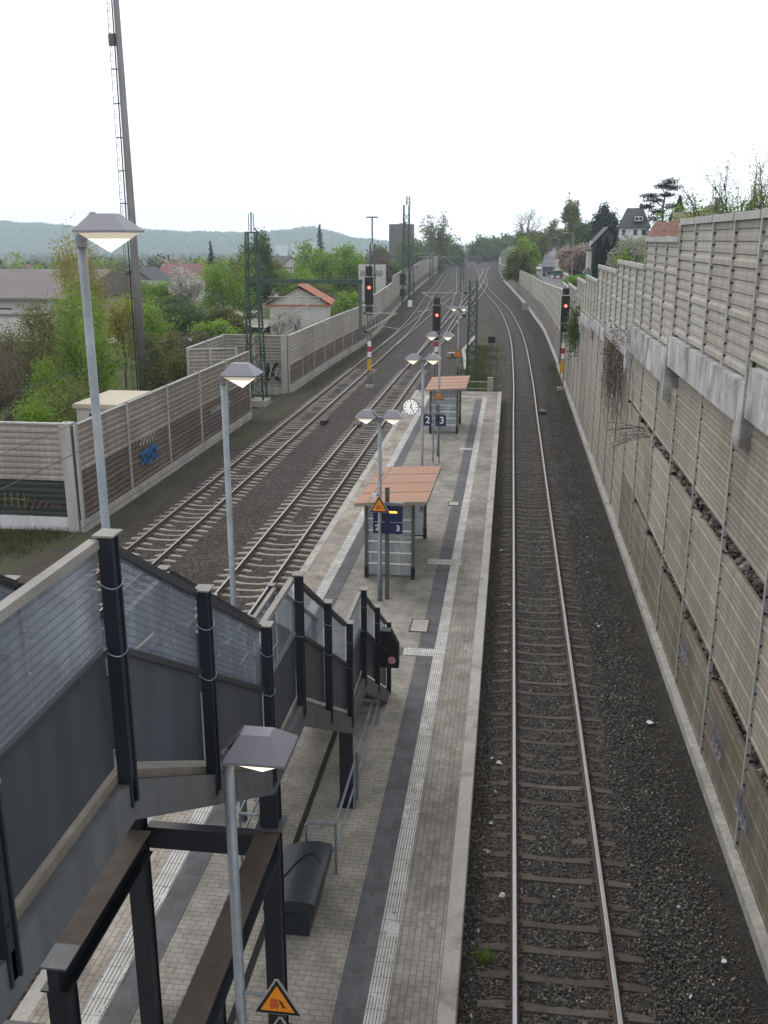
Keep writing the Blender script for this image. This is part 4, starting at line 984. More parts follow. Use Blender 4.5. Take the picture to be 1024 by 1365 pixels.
m = MB().box(4.28,4.64,5,86,-.5,.02); m.build('foot_kerb', M['plinth'], lb)
rg = np.random.default_rng(3); nst = 2600
yy = rg.uniform(8,38,nst); tier = rg.random(nst) < .5
zz = np.where(tier, rg.uniform(1.62,2.26,nst), rg.uniform(4.5,5.08,nst)); xx = rg.uniform(4.63,4.74,nst)
base = np.array([(1,0,0),(-1,0,0),(0,1,0),(0,-1,0),(0,0,1),(0,0,-1)],float); tri = np.array([(0,2,4),(2,1,4),(1,3,4),(3,0,4),(2,0,5),(1,2,5),(3,1,5),(0,3,5)])
S = rg.uniform(.05,.15,(nst,1,1))*rg.uniform(.6,1.1,(nst,6,1)); V = base[None]*S*rg.uniform(.7,1.3,(nst,1,3))+np.stack([xx,yy,zz],1)[:,None,:]
o = npmesh('rubble', (V-np.array([4.5,45,0])).reshape(-1,3), (tri[None]+(np.arange(nst)*6)[:,None,None]).reshape(-1,3), stone_mat('rubble_stone',[(0,(.03,.025,.022)),(.5,(.10,.082,.072)),(.85,(.19,.155,.135)),(1,(.38,.33,.29))]), lb, k=3); o['kind'] = 'stuff'
for y0_, z_ in ((15.0,.9),(17.2,1.0),(21.0,1.25)):
    m = MB()
    for q in range(3):
        yq = y0_+q*.28; m.tube([(4.405,yq,z_),(4.405,yq+.12,z_+.35),(4.405,yq+.2,z_+.05),(4.405,yq+.05,z_-.1),(4.405,yq+.24,z_-.15)], .018, 5)
    m.build('graffiti', M['lilac_g'], lb)
# --- generic straight wall along a polyline
def barrier_wall(label, pts, zb, ztop, split, mats, n_of, plinth=.4, bay=5.0, notch=False, pitch=.24, cat='noise barrier', postw=.16, pl='plinth'):
    t = thing('noise_barrier', label, cat, (pts[0][0],pts[0][1],zb), 'noise barriers')
    P = resample(pts, bay); P = [p for p, d in P]
    if (P[-1]-Vector((*pts[-1][:2],0))).length > bay*.4: P.append(Vector((*pts[-1][:2],0)))
    else: P[-1] = Vector((*pts[-1][:2],0))
    for i, (a, b) in enumerate(zip(P, P[1:])):
        d = (b-a).normalized(); n = (d.y*n_of, -d.x*n_of); mid = (a+b)/2
        zt = ztop(mid.x, mid.y); zs = split(mid.x, mid.y)
        e = d*.06
        zp = zb+plinth
        if zs > zp+.1: panel_mb((a+e)[:2],(b-e)[:2], zp, zs, n, pitch).build('lower_panel', mats[1], t)
        panel_mb((a+e)[:2],(b-e)[:2], max(zs,zp), zt, n, pitch).build('panel', mats[0], t)
        m = MB().bar((a.x,a.y,zt+.03),(b.x,b.y,zt+.03), .2, .06); m.build('coping', M['nb_post'], t)
        m = MB().bar((a.x,a.y,zb-.2+(plinth+.2)/2),(b.x,b.y,zb-.2+(plinth+.2)/2), .22, plinth+.2-.004); m.build('plinth', M[pl], t)
        hpost(a[:2], n, zb, zt+.1, postw).build('post', M['nb_post'], t)
        if i == len(P)-2: hpost(b[:2], n, zb, zt+.1, postw).build('post', M['nb_post'], t)
    return t
w1 = barrier_wall('left brown and taupe ribbed noise barrier with a blue graffiti tag, nearest the leftmost track', [(-16.5,34),(-16.5,59)], -.45, lambda x,y: 3.85, lambda x,y: 2.0, (M['nb_taupe'],M['nb_brown']), 1, .5)
m = MB()
for q in range(6):
    y = 40.2+q*.35; z = 1.15+.1*math.sin(q*2); m.bar((-16.40,y,z-.35),(-16.40,y+.22,z+.3),.16,.03,(1,0,0)).bar((-16.40,y+.2,z-.3),(-16.40,y-.05,z+.28),.10,.03,(1,0,0))
m.build('graffiti', M['blue_g'], w1)
m = MB()
for q in range(5):
    y = 40.2+q*.4; m.tube([(-16.41,y,1.75),(-16.41,y+.2,2.05),(-16.41,y+.35,1.7)], .04, 5)
m.build('graffiti', M['pale_g'], w1)
m = MB()
for q in range(9):
    y = 50.6+q*.42; m.tube([(-16.42,y,1.35),(-16.42,y+.15,1.62),(-16.42,y+.28,1.3),(-16.42,y+.36,1.5)], .03, 5)
m.build('graffiti', M['pale_g'], w1)
w2 = barrier_wall('left barrier return wall with dark green lower panels and white foot, facing the camera', [(-16.85,34.2),(-41.85,34.2)], -.62, lambda x,y: 3.85, lambda x,y: 1.6, (M['nb_left'],M['nb_green']), -1, .75, pl='whiteplinth')
MB().box(-17.05,-16.62,33.9,34.35,-.6,3.95).build('corner_post', M['nb_post'], w2)
m = MB()
for q in range(11):
    x = -21.6+q*.27; z = .75; m.bar((x,34.08,z-.25),(x+.02,34.08,z+.35),.035,.02,(0,1,0)).bar((x,34.08,z+.05+.02*(q%3)),(x+.26,34.08,z+.08),.035,.02,(0,1,0))
m.build('graffiti', M['yellow_g'], w2)
m = MB()
for q in range(6):
    x = -18.9+q*.27; m.bar((x,34.08,.35+.05*q),(x+.2,34.08,.9-.06*q),.05,.02,(0,1,0))
m.build('graffiti', M['orange_g'], w2)
w3 = barrier_wall('long far left noise barrier, grey over brown, curving away behind the tall left signal', [(-16.5,70.2),(-16.4,90),(-16.1,108),(-17.4,135),(-19.6,172),(-22.4,237),(-25,310),(-28.5,405)], -.45, lambda x,y: 3.75 if y < 112 else (4.3 if y < 150 else 5.2), lambda x,y: 1.55, (M['nb_left'],M['nb_brown']), 1, .55, 4.6)
w4 = barrier_wall('short barrier return wall bearing a black and white spray tag behind the lattice mast', [(-16.75,70.4),(-21.6,70.6)], -.55, lambda x,y: 3.75, lambda x,y: -.2, (M['nb_left'],M['nb_left']), -1, .5, 2.45)
mb = moved(text_mb('K', 1.9, .01), -17.75, 70.25, 1.0); mb.build('graffiti', M['black'], w4)
m = MB()
for q in range(5): m.bar((-18.5+q*.45,70.24,.5+.1*q),(-18.2+q*.45,70.24,1.7-.15*q),.07,.02,(0,1,0))
m.build('graffiti', M['graf_white'], w4)
MB().box(-17.0,-16.55,70.0,70.4,-.5,3.85).build('corner_post', M['nb_post'], w4)
w5 = barrier_wall('short barrier wing behind the gap in the left barrier, seen over its top', [(-21.6,70.2),(-21.4,61.5)], -.55, lambda x,y: 3.7, lambda x,y: -.2, (M['nb_left'],M['nb_left']), -1, .5, 4.3)
w5b = barrier_wall('thin barrier wing angled back from the gap, beside the lattice mast', [(-21.3,61.4),(-18.3,62.6)], -.55, lambda x,y: 3.65, lambda x,y: -.2, (M['nb_left'],M['nb_left']), 1, .5, 1.5)
FT = [(86,6.5),(100,6.07),(122,5.45),(140,5.3),(172,5.06),(200,4.8),(240,4.3),(281,3.75),(320,2.95),(364,2.05)]
w6 = barrier_wall('far right noise barrier curving left below the street, pale over brown', [(4.5,86),(4.42,100),(4.22,122),(3.6,140),(2.5,172),(1.2,200),(-.66,240),(-2.57,281),(-3.5,320),(-4.55,364)], -.3, lambda x,y: interp(FT,y), lambda x,y: interp([(86,2.9),(200,2.4),(364,1.0)],y), (M['nb_up'],pm('barrier_far_brown',(.21,.175,.155),.12,.3,.8,streak=.15)), -1, .6, 3.3, pl='whiteplinth')
# end cabinets at the far right wall
t = thing('relay_cabinet', 'pale cabinet standing on the far end of the right barrier', 'cabinet', (-3.9,372,-.3)); MB().box(-5.0,-2.2,370,374,-.3,4.2).build('body', M['render'], t); MB().box(-5.1,-2.1,369.9,374.1,4.205,4.4).build('lid', M['concrete'], t)
t = thing('trackside_box', 'low white concrete box at the foot of the far right barrier', 'cable box', (2.6,158,-.3)); MB().box(1.9,2.8,157.5,158.5,-.3,.75).build('body', M['plinth'], t); MB().box(1.85,2.85,157.4,158.6,.755,.85).build('lid', M['concrete'], t)

# ------------------------------------------------------------------ plants
def unitq(rg, n):
    a = rg.normal(size=(n,3)); a /= np.linalg.norm(a,axis=1)[:,None]
    b = np.cross(a, rg.normal(size=(n,3))); b /= np.linalg.norm(b,axis=1)[:,None]
    return a, b
def leaf_mesh(name, P, size, mat, parent, rg, aspect=.6):
    n = len(P); a, b = unitq(rg, n); s = size*rg.uniform(.6,1.3,(n,1))
    V = np.stack([P-a*s-b*s*aspect*.3, P-b*s*aspect, P+a*s, P+b*s*aspect],1)
    return npmesh(name, V.reshape(-1,3), np.arange(n*4).reshape(n,4), mat, parent)
def grow(rg, h, levels, nch, ang, up, r0, trunkf=.3, seg=4, wob=.12):
    mb = MB(); tips = []
    def rec(p, d, L, r, lv):
        pts = [p]; rs = [r]
        for k in range(seg):
            d = (d+Vector(rg.normal(size=3)*wob)+Vector((0,0,up*.15))).normalized()
            p = p+d*(L/seg); pts.append(p); rs.append(r*(1-.45*(k+1)/seg))
            if lv >= levels-1 and k > 0: tips.append(p.copy())
        mb.tube(pts, rs, 6 if lv == 0 else (4 if lv == 1 else 3), cap=False)
        if lv < levels:
            for c in range(nch[lv]):
                t = .35+.65*rg.random() if lv else (trunkf+(1-trunkf)*(c+.6)/nch[0]); i = min(seg-1, int(t*seg)); f = t*seg-i
                q = pts[i].lerp(pts[i+1], f)
                az = rg.uniform(0,2*math.pi) if lv else c*2.4+rg.uniform(-.5,.5)
                th = ang[lv]*rg.uniform(.7,1.25)
                ax = d.orthogonal().normalized(); ax.rotate(Matrix.Rotation(az,3,d))
                nd = (d*math.cos(th)+ax*math.sin(th)).normalized()
                rec(q, nd, L*rg.uniform(.45,.68), rs[i]*.55, lv+1)
    rec(Vector((0,0,0)), Vector((0,0,1)), h*.62, r0, 0)
    return mb, np.array([tuple(t) for t in tips])
KINDS = {   # levels, children, angles, up, leaf mat, leaves, spread(sigma rel.), leaf size rel., bark, twigs thin
 'bushy':  dict(lv=3, nc=(9,6,4), an=(.95,.8,.8), up=.1, n=9500, sg=.075, ls=.020),
 'airy':   dict(lv=3, nc=(10,6,4), an=(.6,.6,.6), up=.5, n=3600, sg=.045, ls=.012),
 'bare':   dict(lv=4, nc=(9,6,5,3), an=(.75,.7,.7,.7), up=.35, n=0, sg=.02, ls=.01),
 'dense':  dict(lv=3, nc=(12,7,4), an=(1.1,.9,.8), up=.05, n=9500, sg=.08, ls=.022)}
def tree(label, x, y, z, h, wd, kind, lm, seed, name='tree', cat='tree', bark='bark', group=None, n=None, ls=None, sg=None):
    K = KINDS[kind]; rg = np.random.default_rng(seed)
    t = thing(name, label, cat, (x,y,z), group)
    mb, tips = grow(rg, h, K['lv'], K['nc'], K['an'], K['up'], h*.022, .15 if kind in ('bushy','dense') else .28)
    if not len(tips): tips = np.zeros((1,3))
    r = np.percentile(np.hypot(tips[:,0],tips[:,1]), 93)+1e-6; zt = np.percentile(tips[:,2], 98); sx = wd/2/r*.92; sz = h/zt*.97
    mb.v = [(p[0]*sx, p[1]*sx, p[2]*sz) for p in mb.v]; tips = tips*np.array([sx,sx,sz])
    mb.build('trunk', M[bark], t, offset=False)
    nn = K['n'] if n is None else n
    if nn and lm:
        P = tips[rg.integers(0,len(tips),nn)]+np.clip(rg.normal(size=(nn,3)),-1.7,1.7)*(K['sg'] if sg is None else sg)*np.array([wd,wd,h*.8])
        P = P[P[:,2] > .03*h]
        size = (ls if ls else max(.06, y*.00125))
        leaf_mesh('crown', P, size, M[lm], t, rg)
    return t
def conifer(label, x, y, z, h, wd, seed, lm='leafdark', name='conifer', cat='conifer', droop=.35, whorl=26, n=34, group=None, pw=.9):
    rg = np.random.default_rng(seed); t = thing(name, label, cat, (x,y,z), group)
    MB().tube([(0,0,0),(0,0,h*.98)], [h*.018,h*.003], 6).build('trunk', M['bark'], t, offset=False)
    P = []; mb = MB()
    for i in range(whorl):
        f = (i+.5)/whorl; zz = h*(.06+.92*f); L = wd/2*(1-f)**pw*rg.uniform(.8,1.15)+.05
        for k in range(8):
            a = rg.uniform(0,2*math.pi); l = L*rg.uniform(.65,1.1)
            e = np.array((math.cos(a)*l, math.sin(a)*l, -l*droop*rg.uniform(.4,1.2)))
            s = rg.random((n,1))**.8; P.append(np.array((0,0,zz))+e*s+rg.normal(size=(n,3))*np.array([.06,.06,.035])*(L+.2))
    leaf_mesh('crown', np.concatenate(P), max(.06,y*.0010), M[lm], t, rg, .35)
    return t
def column(label, x, y, z, h, wd, seed, lm='leafdark', name='columnar_conifer', group=None):
    rg = np.random.default_rng(seed); t = thing(name, label, 'conifer', (x,y,z), group)
    MB().tube([(0,0,0),(0,0,h*.9)], [.12,.02], 6).build('trunk', M['bark'], t, offset=False)
    n = 5000; f = rg.random(n); a = rg.uniform(0,2*math.pi,n); prof = np.minimum(1,(1-f)*2.6)**.7*np.minimum(1,.55+f*2)
    r = wd/2*prof*(1-rg.random(n)**2.5*.5)*(1+.12*np.sin(a*3+f*9))
    leaf_mesh('crown', np.stack([np.cos(a)*r,np.sin(a)*r,f*h],1), max(.06,y*.0009), M[lm], t, rg, .4)
    return t
G1 = 'bushes behind the left barrier'
for i,(x,y,h,wd,lm,l) in enumerate(((-29.5,62,6.2,5.0,'leafbright','fresh green shrub filling the space behind the tallest lamp pole'),(-31.5,58,5.6,5.0,'leafolive','olive shrub mass before the long grey hall'),(-24.2,47,5.0,3.2,'leafbright','fresh green shrub low beside the tallest lamp pole'),(-33.5,86,5.6,5.4,'leafbright','yellow green shrub right of the tubular mast, farther back'),(-27.8,90,3.6,5.0,'leafbright','low bright shrub by the barrier wing'),(-36.5,104,4.4,5.6,'leafmid','green shrub on the near side of the gravel path'),(-47,125,5.6,7,'leafbright','bright bush left of the white blossoming tree'),(-33.2,150,6.4,7,'leafbright','bright bush behind the orange roofed house'),(-29.5,140,5.2,6,'leafolive','olive bush right of the orange roofed house'))):
    tree(l,x,y,-.7,h,wd,'dense',lm,300+i,'bush','bush',group=G1)
tree('slender golden green birch rising beside the tall tubular mast', -27.4,60,-.6,11.2,3.8,'airy','leafgold',11,'birch_tree','tree','palebark', n=9000, sg=.07)
conifer('dark fir behind the golden birch', -36.5,80,-.7,10.6,3.6,12,'leafdark','fir_tree')
tree('leafless brown thicket at the left picture edge', -26.6,46,-.55,6.6,4.6,'bare','twig',13,'bush','bush',group=G1,n=4500,ls=.05,sg=.08)
tree('tall olive green shrub left of the nearest lamp pole', -26.3,51,-.6,7.6,3.9,'bushy','leafolive',14,'bush','bush',group=G1)
tree('tall bright green leafy shrub crossed by the tallest lamp pole', -25.4,55,-.6,8.4,3.6,'bushy','leafbright',15,'bush','bush',group=G1)
tree('fresh green willow like bush right of the tallest lamp pole', -22.7,50,-.55,6.9,2.7,'airy','leafbright',16,'bush','bush',group=G1,n=5500,sg=.07)
tree('low olive thicket in front of the tubular mast foot', -21.6,43,-.5,4.6,4.2,'bushy','leafolive',61,'bush','bush',group=G1)
tree('low leafless thicket above the green return wall', -25.2,41,-.5,4.8,5.2,'bushy','twig',62,'bush','bush',group=G1)
tree('dense green undergrowth above the return wall corner', -21.0,39,-.5,4.3,3.2,'bushy','leafbright',63,'bush','bush',group=G1)
tree('olive bush just right of the tubular mast', -24.5,66,-.6,4.7,4.4,'bushy','leafolive',17,'bush','bush',group=G1)
tree('reddish brown twiggy bush above the left barrier, right of the mast', -25.6,75,-.7,3.9,4.6,'bushy','twig',18,'bush','bush',group=G1)
tree('low green bush between the mast and the barrier wing', -26.8,81,-.7,2.9,4.4,'bushy','leafmid',19,'bush','bush',group=G1)
tree('tall hazel bush with yellow green leaves behind the mast', -30.2,72,-.7,7.2,3.8,'airy','leafgold',20,'bush','bush',group=G1,n=4500,sg=.07)
tree('white blossoming tree beside the gravel path', -42.2,120,-.6,7.9,6.0,'airy','blossom',21,'blossom_tree','tree',n=3000)
tree('dark green bush beneath the white blossoming tree', -41.5,116,-.6,4.2,6.0,'bushy','leafmid',22,'bush','bush')
tree('big yellow green tree left of the lattice mast', -39.4,130,-.7,8.5,8.2,'bushy','leafbright',23,'tree','tree',n=7000)
tree('round olive bush by the path in front of the yellow green tree', -32,105,-.6,3.7,4.8,'dense','leafolive',24,'bush','bush')
conifer('dark conifer above the yellow green tree', -59.9,190,-1.5,12.2,4.6,25,'leafdark','fir_tree')
tree('green tree right behind the lattice mast top', -39.5,150,-.8,11.6,5.4,'bushy','leafmid',26,'tree','tree')
tree('yellow green bushy tree above the orange roofed house, left', -39.0,140,-.8,8.8,6.0,'bushy','leafolive',27,'tree','tree')
tree('pale olive tree left of the dark cypress', -43.5,175,-1,7.5,7.5,'bushy','leafolive',28,'tree','tree')
tree('broad fresh green tree right of the dark cypress', -39.0,190,-1.2,10.4,9.4,'dense','leafbright',29,'tree','tree')
tree('fresh green tree behind the tall left signal', -34.6,200,-1.5,10.2,8.4,'dense','leafbright',30,'tree','tree')
conifer('dark pointed cypress above the green trees', -51.5,260,-3.5,18.5,4.6,31,'leafdark','cypress_tree','conifer',.1,30,34,pw=.7)
tree('green bush beyond the barrier beside the tall left signal', -21.8,125,-.7,4.4,5.2,'dense','leafbright',32,'bush','bush')
tree('bare grey sapling before the orange roofed house', -23.6,96,-.6,4.4,3.2,'bare',None,33,'bare_sapling','tree')
tree('second bare sapling right of the first one', -22.4,99,-.6,4.8,3.0,'bare',None,34,'bare_sapling','tree')
GF = 'hazy trees along the far line'
FAR = [('hazy tree left of the brown block',-41,300,-3,11.5,9.5,'leafolive'),('hazy olive tree before the brown block',-34.8,330,-3.5,14,12,'leafmid'),('hazy brown leafless tree left of the brown block',-37.5,285,-3,9,9,'twig'),
 ('hazy green tree just right of the brown block',-29.5,350,-4,12.5,11,'leafmid'),('grey green tall tree standing out right of the brown block',-28.2,360,-4,21.5,10.5,'leafolive'),('hazy tree over the vanishing tracks, left one',-26.5,420,-5,16,15,'leafmid'),
 ('hazy tree over the vanishing tracks, middle one',-16.3,500,-5,16,18,'leafmid'),('hazy tree over the vanishing tracks, right one',-7.1,520,-5,15.5,17,'leafmid'),('brownish bush behind the far left barrier',-32,230,-2,8.3,8,'twig'),('green bush low behind the far left barrier',-28.5,235,-2,6.8,8,'leafmid'),
 ('hazy green bush at the bend of the far left barrier',-31.5,300,-3,9.5,10,'leafmid'),('hazy bush in front of the vanishing left barrier',-33,440,-4,12,14,'leafmid'),('hazy dark tree where the tracks vanish',-12,600,-5,16,20,'leafmid'),('hazy tree just left of the bare tree',2,560,-3,16,18,'leafmid')]
for i,(l,x,y,z,h,wd,lm) in enumerate(FAR): tree(l,x,y,z,h,wd,'bushy',lm,70+i,'tree','tree',group=GF,n=3000)
GR = 'plants along the street above the right barrier'
tree('large bare tree crowning the hedge left of the street', 5.9,330,3.0,18.2,15.5,'bare',None,36,'bare_tree','tree')
tree('bright green hedge bush nearest along the far right barrier', .9,195,2.4,6.2,4.6,'dense','leafolive',37,'hedge_bush','bush',group=GR)
tree('green hedge bush in the middle of the street hedge', 3.0,240,2.8,7.4,6.4,'dense','leafbright',38,'hedge_bush','bush',group=GR)
tree('low green hedge bush squeezed between far right barrier and street', 2.6,214,2.8,6.0,5.0,'dense','leafbright',391,'hedge_bush','bush',group=GR)
tree('tall olive hedge bush left of the parked white car', 3.6,262,3.0,8.6,6.0,'dense','leafolive',392,'hedge_bush','bush',group=GR)
tree('brownish hedge bush near the street far end', 5.9,285,3.3,8.2,7.0,'dense','leafolive',39,'hedge_bush','bush',group=GR)
tree('brown twiggy bush under the bare tree', 7.8,325,4.0,8.4,8.5,'dense','twig',40,'hedge_bush','bush',group=GR)
tree('slim pale poplar right of the street', 17.7,300,4.5,16.8,6.0,'airy','leafolive',41,'poplar_tree','tree',n=4200,sg=.06)
tree('green tree beneath the slim pale poplar', 18.5,250,4.5,9.6,10.5,'dense','leafmid',42,'tree','tree',group=GR)
tree('hazy pale green tree at the street end', 15.5,345,4.5,11.5,10,'airy','leafolive',43,'tree','tree',group=GR,n=4000,sg=.06)
tree('dark bluish evergreen left of the dark slate house', 19.3,220,6.5,10.6,6.4,'dense','leafdark',44,'evergreen_tree','tree')
tree('pink flowering tree beside the street', 10.8,170,3.7,5.5,5.6,'bushy','pinkbloom',45,'blossom_tree','tree')
tree('green bush behind the stepped wall top', 9.3,138,4.0,1.7,3.8,'dense','leafbright',46,'bush','bush')
for i,(x,l) in enumerate(((10.7,'left one of three dark columnar conifers before the slate house'),(11.6,'middle one of three dark columnar conifers before the slate house'),(12.5,'right one of three dark columnar conifers before the slate house'))):
    column(l, x,125,4.4,6.5+.2*(i==1),1.35,47+i,group='columnar conifers before the slate house')
tree('round pale flowering tree above the stepped wall', 13.7,115,5.2,5.5,4.6,'dense','palebloom',50,'blossom_tree','tree',n=6500)
tree('yellow green shrub at the foot of the pale flowering tree', 12.3,108,5.2,3.9,2.4,'airy','leafbright',51,'bush','bush',n=2500)
# big pine with flat cloud-like pads
rg = np.random.default_rng(52); t = thing('pine_tree', 'tall dark pine with ragged open crown behind the red roof', 'pine', (21.6,150,9.5))
m = MB().tube([(0,0,0),(.2,0,3),(.1,.1,6),(.5,0,9.4)], [.3,.22,.15,.04], 7); P = []
for zz, dx, dy, w_, hh in ((9.3,.8,0,1.5,.7),(8.5,1.4,.3,1.3,.5),(8.7,-.3,0,1.4,.55),(7.4,-1.9,.2,1.5,.5),(6.7,-1.2,-.3,1.8,.5),(7.5,.6,.3,1.3,.4),(5.9,-2.2,.2,1.2,.45),(5.9,1.3,.3,1.7,.6),(5.2,-.6,.3,1.5,.6),(4.5,1.9,-.2,1.6,.9),(4.2,-1.1,.2,1.6,.9),(3.2,.5,.3,2.2,1.1),(2.3,-1.0,.3,1.7,1.1),(2.2,1.7,.3,1.7,1.2),(1.2,.2,.3,2.3,1.0)):
    m.tube([(.15,0,zz-.9),(dx*.6,dy,zz-.35),(dx,dy,zz-.1)], [.09,.06,.03], 4)
    q = rg.normal(size=(420,3))*np.array([w_*.42,w_*.42,hh*.36])+np.array([dx,dy,zz]); P.append(q)
m.build('trunk', M['bark'], t, offset=False); leaf_mesh('crown', np.concatenate(P), .16, M['leafdark'], t, rg, .4)
column('narrow dark cypress right of the tall pine', 24.0,150,9.5,7.4,1.5,53)
for i,(x,y,h,l) in enumerate(((10.0,53,6.0,'sparse sapling with new leaves above the wall, left one'),(10.6,48,6.5,'sparse sapling with new leaves above the wall, middle one'),(11.4,47,6.9,'sparse sapling with new leaves above the wall, right one'),(9.4,46,6.3,'sparse leafing sapling leaning at the right picture edge'))):
    tree(l, x,y,7.9,h,3.4,'airy','leafbright' if i else 'leafolive',54+i,'sapling','tree',group='saplings above the right barrier',n=900,ls=.045,sg=.03)
tree('dense green hedge shrub just over the right barrier top', 11.2,58,7.9,4.6,5.5,'dense','leafbright',58,'hedge_bush','bush')
tree('second dense green hedge shrub at the right picture edge', 11.8,50,7.9,4.5,4.0,'dense','leafbright',59,'hedge_bush','bush')
# creeper, hanging shrub, twigs on the right wall
rg = np.random.default_rng(90); t = thing('creeper', 'leafless reddish brown creeper climbing across the right wall', 'creeper', (4.3,40,5))
m = MB()
for k in range(140):
    y = rg.normal(40.0,2.4); z = rg.uniform(5.2,7.3); p = Vector((4.37,y,z)); pts = [tuple(p)]; d = Vector((0,rg.normal()*.6-.25,-1))
    for q in range(int(rg.integers(3,13))):
        d = (d+Vector((0,rg.normal()*.38,rg.normal()*.25-.08))).normalized(); p = p+d*.27; p.x = 4.35+rg.uniform(-.05,.03); pts.append(tuple(p))
        if p.z < 2.3: break
    m.tube(pts, rg.uniform(.005,.011), 3)
m.build('stems', M['twig'], t)
n = 1300; yy = rg.normal(40.2,1.9,n); zz = rg.normal(6.0,.95,n); yy = yy+(zz-5.6)*-.5
leaf_mesh('dry_leaves', np.stack([np.full(n,4.3)+rg.uniform(-.12,.03,n), yy, np.clip(zz,2.6,7.5-.5*rg.random(n))],1)-np.array([4.3,40,5]), .04, M['deadleaf'], t, rg)
t = thing('hanging_shrub', 'small green shrub growing out of the concrete beam on the right wall', 'shrub', (4.25,63.5,5.6))
n = 1500; P = rg.normal(size=(n,3))*np.array([.25,.65,.7])+np.array([-.1,0,-.4]); leaf_mesh('leaves', P, .09, M['leafmid'], t, rg)
MB().tube([(0,0,0),(-.15,.1,-.6),(-.1,0,-1.4)], .03, 4).build('stem', M['bark'], t, offset=False)
t = thing('dry_branch', 'bare dry branch sticking out of the gap in the lower right barrier', 'branch', (4.4,30.5,5.0))
m = MB()
for k in range(16):
    p = Vector((4.45,30.5+rg.uniform(-.9,.9),4.85)); pts = [tuple(p)]; d = Vector((-.75,rg.uniform(-.3,.9),rg.uniform(-.3,.35)))
    for q in range(5): d += Vector((0,rg.normal()*.2,-.08)); p = p+d.normalized()*.25; pts.append(tuple(p))
    m.tube(pts, .009, 3)
m.build('twigs', M['bark'], t)
# grass and weeds
def tufts(name, label, pts, n, hgt, spread, mat, kind='stuff', cat='grass'):
    rg = np.random.default_rng(len(label)); C_ = np.array(pts)[rg.integers(0,len(pts),n)]
    base = C_+np.concatenate([rg.normal(size=(n,2))*spread, np.zeros((n,1))],1)
    tipv = np.concatenate([rg.normal(size=(n,2))*hgt*.5, hgt*rg.uniform(.5,1.2,(n,1))],1); side = np.concatenate([rg.normal(size=(n,2)),np.zeros((n,1))],1); side /= np.linalg.norm(side,axis=1)[:,None]; side *= hgt*.09
    V = np.stack([base-side, base+side, base+tipv+side*.2, base+tipv-side*.2],1)
    o = npmesh(name, V.reshape(-1,3), np.arange(n*4).reshape(n,4), mat); tag(o, label, cat, kind=kind); return o
tufts('grass','rough green grass in the strip past the platform end',[(-2.6+.5*math.sin(k),69+k*1.1,-.2) for k in range(30)],6500,.28,.65,M['grassblade'])
tufts('verge_grass','thin grass along the foot of the left barrier',[(-15.9,36+k*.8,-.45) for k in range(44)],2600,.12,.35,M['grassblade'])
tufts('bank_grass','green grass in front of the left return wall',[(-17.5-k*.55,33.2-.12*k,-.42) for k in range(20)]+[(-18-k*.6,31.5-.25*k,-.42) for k in range(12)],9000,.2,.5,M['grassblade'])
tufts('wall_grass','scrubby weeds along the foot of the right wall near its signal',[(3.9,60+k*.9,-.22) for k in range(34)],2000,.14,.25,M['grassblade'])
tufts('edge_grass','sparse weeds along the ballast edge below the platform',[(-.1+.05*math.sin(k*3),23+k*.55,-.19) for k in range(40)],1500,.09,.12,M['grassblade'])
t = tufts('weed','single fresh green weed tuft between platform and near rail',[(-.05,12.5,-.18)],130,.11,.07,M['leafbright'],None,'weed')
tufts('barrier_weeds','thin grass along the foot of the far left barrier',[(-15.3,72+k*1.1,-.4) for k in range(40)],2600,.16,.45,M['grassblade'])
rg = np.random.default_rng(17); n = 2600; P = np.stack([rg.normal(3.75,.33,n), rg.uniform(9,40,n), np.full(n,-.205)],1); P2 = np.stack([rg.normal(.02,.2,700), 10+22*rg.random(700)**1.5, np.full(700,-.165)],1)
P = np.concatenate([P[P[:,0]<4.25],P2]); a = rg.uniform(0,6.28,len(P)); s = .02
V = np.stack([P+np.stack([np.cos(a)*s,np.sin(a)*s,a*0+.002],1),P+np.stack([-np.sin(a)*s*.6,np.cos(a)*s*.6,a*0+.02],1),P-np.stack([np.cos(a)*s,np.sin(a)*s,a*0],1),P+np.stack([np.sin(a)*s*.6,-np.cos(a)*s*.6,a*0],1)],1)
tag(npmesh('leaf_litter', V.reshape(-1,3), np.arange(len(P)*4).reshape(-1,4), M['deadleaf']), 'brown leaf litter scattered along the ballast and wall foot', 'leaf litter', kind='stuff')
for i,(x,y,s) in enumerate(((3.6,20.6,.10),(-.05,18.5,.06),(.1,18.35,.07),(-.02,16.1,.05),(-.05,15.2,.045),(.22,14.0,.06),(3.2,14.1,.035),(3.05,12.1,.035),(-.15,13.1,.03),(-.2,11.3,.03),(.05,17.2,.03),(3.7,12.9,.05),(2.9,26.3,.05),(.2,24.2,.05),(.3,27.6,.045),(-.02,33,.05),(2.9,31,.05),(3.2,35,.06))):
    m = MB(); r2 = random.Random(i)
    pts = [(x+s*math.cos(k*1.05)*r2.uniform(.6,1.1), y+s*math.sin(k*1.05)*r2.uniform(.6,1.3), -.15+r2.uniform(-.02,.035)) for k in range(6)]
    m.add(pts+[(x,y,-.10)], [(k,(k+1)%6,6) for k in range(6)]); m.add([(a_,b_,c_-.012) for a_,b_,c_ in pts], [(5,4,3,2,1,0)])
    tag(m.build('litter_scrap', M['paper'], loc=(x,y,-.16)), 'small crumpled white litter scrap lying on the dark ballast', 'litter', 'white litter scraps on the ballast')

